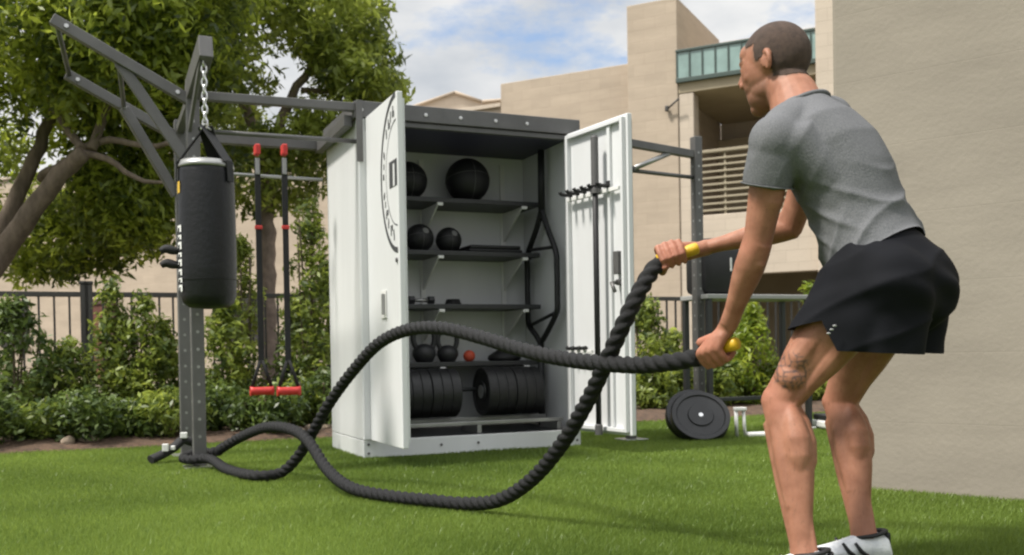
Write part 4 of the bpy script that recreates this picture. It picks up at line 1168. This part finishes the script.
for sh_, el_ in ((J['lsho'], J['lelb']), (J['rsho'], J['relb'])):
    d_ = (el_ - sh_); a1_ = d_.normalized().orthogonal().normalized(); a2_ = d_.normalized().cross(a1_)
    mb = MB(); mb.tube([sh_ + d_ * .405 + a1_ * (.0722 * math.cos(a)) + a2_ * (.0722 * math.sin(a)) for a in np.linspace(0, 2 * math.pi, 41)], .0017, 6, cap=False)
    mb.build('sleeve_seam', M_tee, teeo, off=root)
mb = MB()
cr_ = [TT(.968, -.006) + RGT * (.096 * math.cos(a)) + BACK * (.088 * math.sin(a)) for a in np.linspace(0, 2 * math.pi, 41)]
mb.tube(cr_, .0075, 8, cap=False); mb.build('collar', M_tee, teeo, off=root)
# neck rib
mb = MB()
# ---- shorts
mb = MB()
wt = [(.24, .140, .102, .0), (.16, .158, .120, .002), (.09, .172, .134, .004), (.03, .180, .142, .006), (-.06, .188, .154, .010), (-.13, .165, .150, .012), (-.20, .13, .11, .0)]
mb.tube([TT(a, o) for a, w, d, o in wt], [(w, d) for a, w, d, o in wt], 36, True, RGT)
for s_, hip, kn in ((-1, J['lhip'], J['lkne']), (1, J['rhip'], J['rkne'])):
    mb.ball(hip + BACK * .014 - AXT * .030, .124, 24, 16)
    d = kn - hip; dn = d.normalized(); fr = RGT.cross(dn).normalized()
    if fr.z < 0: fr = -fr
    e = .62 if s_ < 0 else .56
    hb_ = hip + BACK * .02 - AXT * .05; dn_ = Vector((-.03, 0, -1)).normalized()
    zt = P(905, 366, hip.y).z
    mb.tube([hb_, hb_ + dn_ * (hb_.z - zt) * .55, hb_ + dn_ * (hb_.z - zt)], [(.10, .10), (.098, .088), (.100, .078)], 28, True, RGT)
    mb.tube([hip - d * .12, hip + d * .1, hip + d * .32 - fr * .010, hip + d * (e - .06) - fr * .018, hip + d * e - fr * .022], [(.108, .122), (.114, .128), (.116, .126), (.112, .124), (.112, .124)], 30, True, RGT)
mb.ball(PEL + BACK * .03 - AXT * .05, (.13, .12, .12), 24, 16)
sho = remeshed(mb, 'shorts', .0065, 34)
c = coords(sho); nn = normals(sho)
al = (c - npv(PEL)) @ npv(AXT); sd = (c - npv(PEL)) @ npv(RGT)
wob = fnoise(c * 6, 31, 3)
fold = wob * .004 + ((1 - np.abs(np.sin((c @ npv(UP * .8 + FWD * .55 - RGT * .2)) * 24 + 1.6 * wob))) ** 2 - .3) * .006 + np.sin(sd * 42 + al * 36 + 2 * np.sin(c[:, 2] * 24)) * .0042 * np.clip(-al * 6 + .4, 0, 1) + np.sin(np.arctan2(sd, (c - npv(PEL)) @ npv(FWD)) * 9 + c[:, 2] * 6) * .006 * np.clip((.82 - c[:, 2]) / .15, 0, 1)
setc(sho, c + nn * fold[:, None])
# cut the leg hems: drop everything beyond the sloping hem plane
bms = bmesh.new(); bms.from_mesh(sho)
def cut_plane(A, B):
    n_ = (B - A).cross(RGT).normalized()
    return A, (n_ if n_.z > 0 else -n_)
pA_, n1_ = cut_plane(P(835, 350, 2.62), P(950, 353, 2.80))
bmesh.ops.bisect_plane(bms, geom=bms.verts[:] + bms.edges[:] + bms.faces[:], plane_co=pA_, plane_no=n1_, clear_inner=True)
pB_, n2_ = cut_plane(P(797, 327, 2.62), P(832, 321, 2.62))
bmesh.ops.bisect_plane(bms, geom=bms.verts[:] + bms.edges[:] + bms.faces[:], plane_co=pB_, plane_no=n2_)
sl_a, sl_b = P(832, 321, 2.62), P(850, 350, 2.62)
n3_ = (sl_b - sl_a).cross(RGT).normalized()
if n3_.dot(FWD) < 0: n3_ = -n3_
bmesh.ops.bisect_plane(bms, geom=bms.verts[:] + bms.edges[:] + bms.faces[:], plane_co=sl_a, plane_no=n3_)
bmesh.ops.delete(bms, geom=[f for f in bms.faces if (f.calc_center_median() - pB_).dot(n2_) < 0 and (f.calc_center_median() - sl_a).dot(n3_) > 0], context='FACES')
sho2 = bpy.data.meshes.new('shorts'); bms.to_mesh(sho2); bms.free()
shorts = add_part('shorts', sho2, M_short)
# small grey logo near the left hem
lp = lerp(J['lhip'], J['lkne'], .43) - RGT * .1245 - FWD * .03
mb = MB()
for i in range(3):
    a = lp - root + Vector((.0, 0, 0)) + (J['lhip'] - J['lkne']).normalized() * (i * .012)
    mb.ball(a, (.006, .002, .003), 8, 6)
mb.build('logo', M_rigL, shorts)

# ---- sneakers
def shoe(an, yaw_dir, lab=None):
    f = yaw_dir.normalized(); r_ = f.cross(UP).normalized()
    base = Vector((an.x, an.y, 0))
    def sp(x, y, z): return base + f * x + r_ * y + UP * z
    mb = MB()
    prof = [(-.075, .018, .04, .055), (-.065, .032, .05, .09), (-.03, .038, .05, .105), (.02, .041, .048, .098), (.06, .045, .04, .082), (.11, .050, .034, .066), (.16, .050, .028, .054), (.195, .036, .024, .044), (.208, .018, .022, .034)]
    rings = []
    for x, w, zc, zt in prof:
        ring = []
        for k in range(20):
            a = 2 * math.pi * k / 20; cz, cy = math.sin(a), math.cos(a)
            ring.append(mb.bm.verts.new(sp(x, cy * w * (1 - .18 * max(cz, 0)), .022 + (zt - .022) * (cz * .5 + .5))))
        rings.append(ring)
    for i in range(len(rings) - 1):
        for k in range(20): mb.bm.faces.new((rings[i][k], rings[i][(k + 1) % 20], rings[i + 1][(k + 1) % 20], rings[i + 1][k]))
    mb.bm.faces.new(rings[0][::-1]); mb.bm.faces.new(rings[-1])
    up = remeshed(mb, 'sneaker', .004, 3)
    o = add_part('sneaker', up, M_shoe)
    mb = MB()
    pts = [sp(-.085, 0, .014), sp(-.04, 0, .014), sp(.03, 0, .013), (sp(.1, 0, .012)), sp(.17, 0, .013), sp(.212, 0, .02)]
    mb.tube(pts, [(.03, .014), (.041, .015), (.043, .015), (.052, .014), (.05, .013), (.022, .011)], 20, True, r_)
    so = mb.build('sole', M_sole, o, off=root)
    mb = MB(); ring = []
    for k in range(25):
        a = 2 * math.pi * k / 24; ring.append(sp(-.018 + math.cos(a) * .039, math.sin(a) * .032, .097 + .008 * -math.cos(a)))
    mb.tube(ring, [(.006, .010)] * 25, 10, cap=False); mb.build('collar', M_black, o, off=root)
    mb = MB(); mb.box((-.008, -.014, -.03), (.008, .014, .016), .006, rot=None); tabm = mb
    hb = sp(-.064, 0, .086) - root
    bmesh.ops.rotate(tabm.bm, cent=(0, 0, 0), matrix=Matrix.Rotation(math.atan2(f.y, f.x), 3, 'Z'), verts=tabm.bm.verts)
    bmesh.ops.translate(tabm.bm, vec=hb, verts=tabm.bm.verts); tabm.build('heel_tab', M_black, o)
    mb = MB()
    for i in range(5):
        x = .055 + i * .018; z = .082 - i * .0062
        mb.tube([sp(x, -.026, z - .010), sp(x + .004, 0, z + .002), sp(x, .026, z - .010)], .0022, 6)
    mb.build('laces', M_offwhite, o, off=root)
    mb = MB()
    for s_ in (-1, 1):
        for i in range(2):
            x0 = -.01 + i * .035
            mb.tube([sp(x0, s_ * .046, .032), sp(x0 + .03, s_ * .045, .055), sp(x0 + .045, s_ * .038, .078)], [(.005, .003), (.006, .003), (.004, .003)], 8)
    mb.build('side_stripe', M_black, o, off=root)
shoe(J['lank'] - Vector((0, 0, 0)), Vector((-.78, .30, 0))); shoe(J['rank'], Vector((-.86, .05, 0)))

# ================================================================ VEGETATION
LM_tree = leaf_mat('leaf_tree', (.030, .055, .012), (.36, .44, .06), .55)
LM_tree2 = leaf_mat('leaf_tree_olive', (.045, .07, .018), (.36, .43, .085), .55)
LM_shrub = leaf_mat('leaf_shrub', (.035, .065, .013), (.27, .33, .055), .4)
LM_dark = leaf_mat('leaf_dark', (.024, .046, .012), (.14, .20, .038), .34)
LM_lime = leaf_mat('leaf_lime', (.09, .15, .015), (.30, .36, .04), .4)

def in_view_clusters(vols, n, jitter=.0):
    """cluster centres inside a union of ellipsoids (cx, cy, cz, rx, ry, rz, weight), mostly near their surface"""
    out = []
    w = np.array([v[6] for v in vols]); w = w / w.sum()
    for i in range(n):
        v = vols[rng.choice(len(vols), p=w)]
        d = rng.normal(size=3); d /= np.linalg.norm(d)
        r_ = (.35 + .65 * rng.random() ** .5)
        out.append((v[0] + d[0] * v[3] * r_, v[1] + d[1] * v[4] * r_, v[2] + d[2] * v[5] * r_))
    return np.array(out)

def tree(name, lab, base, limbs, vols, ncl, per, lm, bark, size, spread, group='trees behind the fence'):
    t = thing(name, lab, 'tree', base, 0, group)
    mb = MB()
    for pts, r0, r1 in limbs:
        sp_ = spline([Vector(p) for p in pts], .12); n_ = len(sp_)
        sp_ = [p + Vector((random.gauss(0, .012), random.gauss(0, .012), 0)) for p in sp_]
        mb.tube(sp_, [(r0 + (r1 - r0) * i / max(1, n_ - 1)) for i in range(n_)], 12)
    mb.build('trunk', bark, t, off=base)
    cl = in_view_clusters(vols, ncl)
    leaf_mesh('crown', cl, lm, size, [spread] * len(cl), per, t, base=base)
    return t

def V(u, v, Y, ru, rv, ry, w=1.0):
    """ellipsoid volume seen round photo pixel (u, v)"""
    p = P(u, v, Y); k = Y / F_PX
    return (p.x, p.y, p.z, ru * k, ry, rv * k, w)
# big spreading tree at the left, trunk base left of the frame
Yt = 9.3
b1 = P(-60, 430, Yt); b1.z = 0
limbs = [([b1, P(-45, 340, Yt), P(-8, 268, Yt), P(30, 215, Yt - .1), P(62, 172, Yt - .2), P(86, 150, Yt - .3)], .15, .072),
         ([P(-50, 350, Yt), P(-22, 280, Yt), P(8, 215, Yt + .2), P(34, 160, Yt + .3), P(52, 110, Yt + .3), P(60, 40, Yt + .2)], .11, .04),
         ([P(40, 178, Yt + .2), P(70, 160, Yt - .2), P(100, 140, Yt - .3), P(150, 146, Yt - .4), P(185, 140, Yt - .5)], .05, .02),
         ([P(82, 152, Yt - .3), P(110, 160, Yt - .3), P(140, 180, Yt - .4), P(172, 182, Yt - .5)], .035, .014),
         ([P(84, 150, Yt - .3), P(60, 118, Yt - .1), P(48, 84, Yt), P(40, 20, Yt)], .045, .02),
         ([P(90, 150, Yt - .3), P(108, 100, Yt - .2), P(104, 50, Yt - .1), P(120, -20, Yt)], .045, .02),
         ([P(-12, 270, Yt), P(-40, 200, Yt - .3), P(-30, 120, Yt - .4)], .1, .05)]
vols = [V(40, 30, Yt, 120, 80, 1.3, 3), V(130, 60, Yt, 95, 80, 1.2, 3), V(-70, 60, Yt, 110, 120, 1.4, 2), V(125, 140, Yt + .8, 70, 60, .6, 1.5), V(60, 240, Yt + 1.2, 85, 38, .6, 1.8), V(130, 205, Yt + .6, 50, 46, .7, 1.5), V(0, 190, Yt + 1.6, 60, 60, .5, .7),
        V(50, -120, Yt, 190, 110, 1.9, 3), V(180, 25, Yt, 70, 70, 1.0, 1.8), V(160, -60, Yt, 110, 90, 1.4, 2)]
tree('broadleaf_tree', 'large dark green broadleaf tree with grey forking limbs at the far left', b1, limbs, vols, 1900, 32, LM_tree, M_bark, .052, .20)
# second tree behind the straps
Y2 = 11.2
b2 = P(269, 425, Y2); b2.z = 0
limbs = [([b2, P(270, 350, Y2), P(268, 280, Y2), P(267, 200, Y2), P(268, 140, Y2)], .105, .085),
         ([P(268, 180, Y2), P(250, 120, Y2), P(225, 60, Y2), P(205, -10, Y2)], .07, .03), ([P(268, 165, Y2), P(290, 100, Y2), P(318, 50, Y2), P(330, -10, Y2)], .07, .025), ([P(300, 90, Y2), P(340, 90, Y2), P(375, 70, Y2)], .035, .012)]
vols = [V(210, 70, Y2, 62, 90, 1.1, 3), V(330, 20, Y2, 58, 42, 1.0, 2.0), V(355, 70, Y2, 42, 42, .8, 1.6), V(300, -50, Y2, 100, 75, 1.4, 2.5), V(255, 175, Y2, 72, 34, 1.0, 1.6), V(340, 128, Y2, 50, 26, .7, 1.2), V(383, 92, Y2, 22, 20, .5, .5), V(300, 150, Y2, 50, 22, .8, .8), V(180, -40, Y2, 100, 80, 1.3, 2)]
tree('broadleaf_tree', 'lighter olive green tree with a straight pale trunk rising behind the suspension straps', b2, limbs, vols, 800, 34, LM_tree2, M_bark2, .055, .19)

def shrub(name, lab, p, h, w, lm, ncl, per=16, size=.035, cat='shrub', shape='column', group='shrubs in the bed before the fence'):
    t = thing(name, lab, cat, p, 0, group)
    mb = MB()
    ns = 5
    tips = []
    for i in range(ns):
        a = random.random() * 6.28; r_ = random.random() * w * .35
        tip = Vector((math.cos(a) * r_, math.sin(a) * r_, h * random.uniform(.75, .98)))
        mb.tube(spline([Vector((math.cos(a) * .03, math.sin(a) * .03, 0)), tip * .5 + Vector((random.gauss(0, .02), random.gauss(0, .02), 0)), tip], .1), .008, 6); tips.append(tip)
    mb.build('stem', M_stem, t)
    cl = []
    for i in range(ncl):
        z = rng.random()
        if shape == 'column': rr_ = w * .5 * (.55 + .55 * math.sin(math.pi * min(1, z * .9 + .1))) * (1 - .65 * max(0, z - .6) / .4)
        else: rr_ = w * .5 * math.sqrt(max(.05, 1 - (2 * z - 1) ** 2))
        a = rng.random() * 6.283; q_ = rr_ * math.sqrt(rng.random())
        cl.append((p[0] + math.cos(a) * q_, p[1] + math.sin(a) * q_, p[2] + .05 + z * (h - .08)))
    leaf_mesh('foliage', np.array(cl), lm, size, [.09] * len(cl), per, t, base=tuple(p), up=.5)
    return t
def top_h(u, v, p): return P(u, v, p.y).z
specs = [  # u, t, top v, width m, mat, label
    (12, 1.2, 302, .75, LM_dark, 'dark rounded shrub at the far left end of the fence'),
    (66, 1.3, 345, .55, LM_shrub, 'low green shrub left of the slim sapling by the fence'),
    (112, 1.25, 283, .34, LM_shrub, 'tall thin sapling right beside the fence post at the left'),
    (143, 1.2, 296, .42, LM_shrub, 'pointed green shrub left of the punching bag, in front of the picket fence'),
    (163, 1.35, 322, .34, LM_shrub, 'shorter pointed shrub just left of the rig upright'),
    (225, 1.3, 300, .42, LM_shrub, 'upright green shrub between the rig upright and the first strap'),
    (243, 1.6, 240, .36, LM_tree2, 'tall narrow shrub behind the first suspension strap'),
    (300, 1.5, 300, .50, LM_dark, 'dark green shrub behind the red strap handles'),
    (313, 1.2, 205, .50, LM_shrub, 'tallest bright columnar shrub touching the left side of the cabinet'),
    (330, 1.7, 265, .45, LM_shrub, 'yellow-green shrub partly hidden behind the cabinet side'),
    (648, .9, 300, .42, LM_shrub, 'slim upright shrub just right of the open cabinet door'),
    (672, 1.1, 335, .42, LM_tree2, 'feathery shrub between the cabinet door and the right upright'),
    (712, 1.0, 345, .42, LM_shrub, 'shrub growing right behind the leaning weight plates'),
    (752, .8, 305, .40, LM_lime, 'bright lime green shrub right of the leaning weight plates'),
    (738, 1.2, 335, .4, LM_shrub, 'leafy shrub behind the lime green one'),
    (810, 1.2, 285, .22, LM_lime, 'lime green sapling tip beside the front of the black shorts'),
    (838, 1.2, 330, .3, LM_shrub, 'green shrub against the end of the tall wall')]
for u, tt, v, w_, lm, lab in specs:
    p = bed(u, tt); p.z = .03
    h = top_h(u, v, p)
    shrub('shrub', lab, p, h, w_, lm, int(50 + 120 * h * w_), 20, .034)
# low hedge plants along the bed
lows = ['leftmost', 'second', 'third', 'fourth', 'fifth', 'sixth', 'seventh', 'eighth', 'ninth', 'tenth', 'eleventh', 'twelfth', 'thirteenth']
us = [-14, 24, 52, 84, 112, 138, 168, 216, 244, 270, 298, 324]
for i, u in enumerate(us):
    p = bed(u, .34 + .3 * ((i * 5) % 3) / 2); p.z = .03
    shrub('hedge_plant', '%s low bushy green plant from the left along the lawn edge bed' % lows[i], p, .24 + .26 * random.random(), .54, (LM_dark, LM_dark, LM_shrub, LM_dark)[i % 4], 62, 22, .030, 'plant', 'ball', 'low bushy plants along the lawn edge')
us = [655, 682, 716, 745, 778, 812]
for i, u in enumerate(us):
    p = bed(u, .75 + .25 * (i % 2)); p.z = .03
    shrub('hedge_plant', '%s low leafy plant from the cabinet along the right hand bed' % lows[i], p, .34 + .2 * random.random(), .5, (LM_shrub, LM_tree2)[i % 2], 80, 22, .034, 'plant', 'ball', 'low plants in the right hand bed')
# ivy screen behind fence at left: denser dark mass
for i, u in enumerate((20, 75, 190, 215, 290)):
    p = bed(u, 1.62); p.z = .02
    shrub('hedge_plant', '%s dark bush from the left, tight against the picket fence' % lows[i], p, .50, .6, LM_dark, 40, 22, .034, 'plant', 'ball', 'dark bushes against the fence')
# pale stones
sp_ = [(66, 'by the far left low shrubs'), (88, 'just right of the far left one'), (285, 'behind the rope curve'), (298, 'behind the rope, right of its neighbour'), (312, 'left of the cabinet base'), (325, 'touching the cabinet side in view')]
for i, (u, w_) in enumerate(sp_):
    p = bed(u, .22 + .08 * (i % 3)); p.z = .05
    mb = MB(); mb.ball((0, 0, 0), (random.uniform(.04, .09), .05, random.uniform(.025, .04)), 14, 10)
    for v in mb.bm.verts: v.co *= 1 + .14 * math.sin(v.co.x * 60 + i) * math.cos(v.co.y * 50)
    o = mb.build('stone', M_stone); o.location = p; tag(o, 'pale stone in the mulch bed ' + w_, 'stone', 'pale stones along the bed')

# loose pieces of these parts become parts of their own
def split_islands(o):
    bm = bmesh.new(); bm.from_mesh(o.data); bm.verts.ensure_lookup_table()
    seen = set(); isl = []
    for v in bm.verts:
        if v.index in seen: continue
        st = [v]; seen.add(v.index); comp = []
        while st:
            a = st.pop(); comp.append(a.index)
            for e in a.link_edges:
                b = e.other_vert(a)
                if b.index not in seen: seen.add(b.index); st.append(b)
        isl.append(set(comp))
    if len(isl) > 1:
        base = o.data
        for k_, comp in enumerate(isl):
            b2 = bm.copy(); b2.verts.ensure_lookup_table()
            bmesh.ops.delete(b2, geom=[v for v in b2.verts if v.index not in comp], context='VERTS')
            me = bpy.data.meshes.new(base.name); b2.to_mesh(me); b2.free()
            for m_ in base.materials: me.materials.append(m_)
            if k_ == 0: o.data = me
            else:
                c_ = o.copy(); c_.data = me; COL.objects.link(c_)
    bm.free()
for o in list(bpy.data.objects):
    nm_ = o.name.split('.')[0]
    if o.type == 'MESH' and o.parent and nm_ in ('front_frame', 'rail', 'door_rib', 'bolt', 'rivet', 'shelf_standard', 'hook', 'tag', 'sleeve', 'frame'):
        if nm_ == 'hook': continue
        split_islands(o)

# ================================================================ SKY, SUN, CAMERA
SUN_DIR = Vector((-.48, -.22, .85)).normalized()
el = math.asin(SUN_DIR.z); az = math.atan2(SUN_DIR.x, SUN_DIR.y)
w = bpy.data.worlds.new('World'); scene.world = w; w.use_nodes = True
nt = w.node_tree; n = nt.nodes; l = nt.links
bg = n['Background']; bg.inputs['Strength'].default_value = .115
sky = n.new('ShaderNodeTexSky'); sky.sky_type = 'NISHITA'; sky.sun_disc = False; sky.sun_elevation = el; sky.sun_rotation = az
sky.air_density = 1.0; sky.dust_density = 4.0; sky.ozone_density = 1.2
tc = n.new('ShaderNodeTexCoord'); mp = n.new('ShaderNodeMapping'); mp.inputs['Scale'].default_value = (1, 1, 2.2); mp.inputs['Location'].default_value = (.35, .1, .25)
l.new(tc.outputs['Generated'], mp.inputs['Vector'])
no = n.new('ShaderNodeTexNoise'); no.inputs['Scale'].default_value = 4.4; no.inputs['Detail'].default_value = 10; no.inputs['Roughness'].default_value = .6; l.new(mp.outputs['Vector'], no.inputs['Vector'])
cr = n.new('ShaderNodeValToRGB'); cr.color_ramp.elements[0].position = .32; cr.color_ramp.elements[1].position = .43
cr.color_ramp.elements[0].color = (0, 0, 0, 1); cr.color_ramp.elements[1].color = (1, 1, 1, 1); l.new(no.outputs['Fac'], cr.inputs['Fac'])
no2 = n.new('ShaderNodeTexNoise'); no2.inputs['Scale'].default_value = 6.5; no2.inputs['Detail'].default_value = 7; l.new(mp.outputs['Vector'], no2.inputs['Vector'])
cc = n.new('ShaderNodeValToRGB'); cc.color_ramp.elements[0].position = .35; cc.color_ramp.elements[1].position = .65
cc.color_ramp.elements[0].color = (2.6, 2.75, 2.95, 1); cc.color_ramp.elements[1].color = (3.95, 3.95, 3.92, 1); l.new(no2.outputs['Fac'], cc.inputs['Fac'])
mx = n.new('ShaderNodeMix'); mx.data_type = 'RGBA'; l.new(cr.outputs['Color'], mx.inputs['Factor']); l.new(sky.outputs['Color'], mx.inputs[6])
# unseen clouds overhead, nearer the sun, made brighter to keep up the ambient light
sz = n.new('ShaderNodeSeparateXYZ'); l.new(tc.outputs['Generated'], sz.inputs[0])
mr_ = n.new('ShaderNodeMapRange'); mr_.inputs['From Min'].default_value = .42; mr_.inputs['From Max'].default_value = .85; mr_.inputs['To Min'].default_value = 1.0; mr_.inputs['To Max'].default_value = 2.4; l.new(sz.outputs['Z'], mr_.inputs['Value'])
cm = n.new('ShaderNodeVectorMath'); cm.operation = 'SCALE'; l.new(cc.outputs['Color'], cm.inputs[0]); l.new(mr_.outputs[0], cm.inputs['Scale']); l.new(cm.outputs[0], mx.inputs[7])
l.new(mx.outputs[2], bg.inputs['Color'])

sl = bpy.data.lights.new('sun', 'SUN'); sl.energy = 2.8; sl.angle = R(8); sl.color = (1, .95, .87)
so = bpy.data.objects.new('sun', sl); COL.objects.link(so); so.rotation_euler = (-SUN_DIR).to_track_quat('-Z', 'Y').to_euler(); so.location = (0, 0, 20)

cam = bpy.data.cameras.new('camera'); co = bpy.data.objects.new('camera', cam); COL.objects.link(co); scene.camera = co
cam.sensor_width = 36; cam.lens = F_PX / 1024 * 36; cam.shift_y = SHIFT / 1024; cam.clip_end = 2000; cam.clip_start = .05
Mx = Matrix((CR, CU, -CF)).transposed().to_4x4(); Mx.translation = EYE; co.matrix_world = Mx
cam.dof.use_dof = True; cam.dof.focus_distance = 3.4; cam.dof.aperture_fstop = 5.0

scene.view_settings.view_transform = 'Standard'; scene.view_settings.look = 'None'; scene.view_settings.gamma = 1; scene.view_settings.exposure = 1.0
scene.render.engine = 'CYCLES'; scene.cycles.max_bounces = 6; scene.cycles.transparent_max_bounces = 6
try: scene.cycles.pixel_filter_type = 'BLACKMAN_HARRIS'; scene.cycles.filter_width = 2.2
except Exception: pass
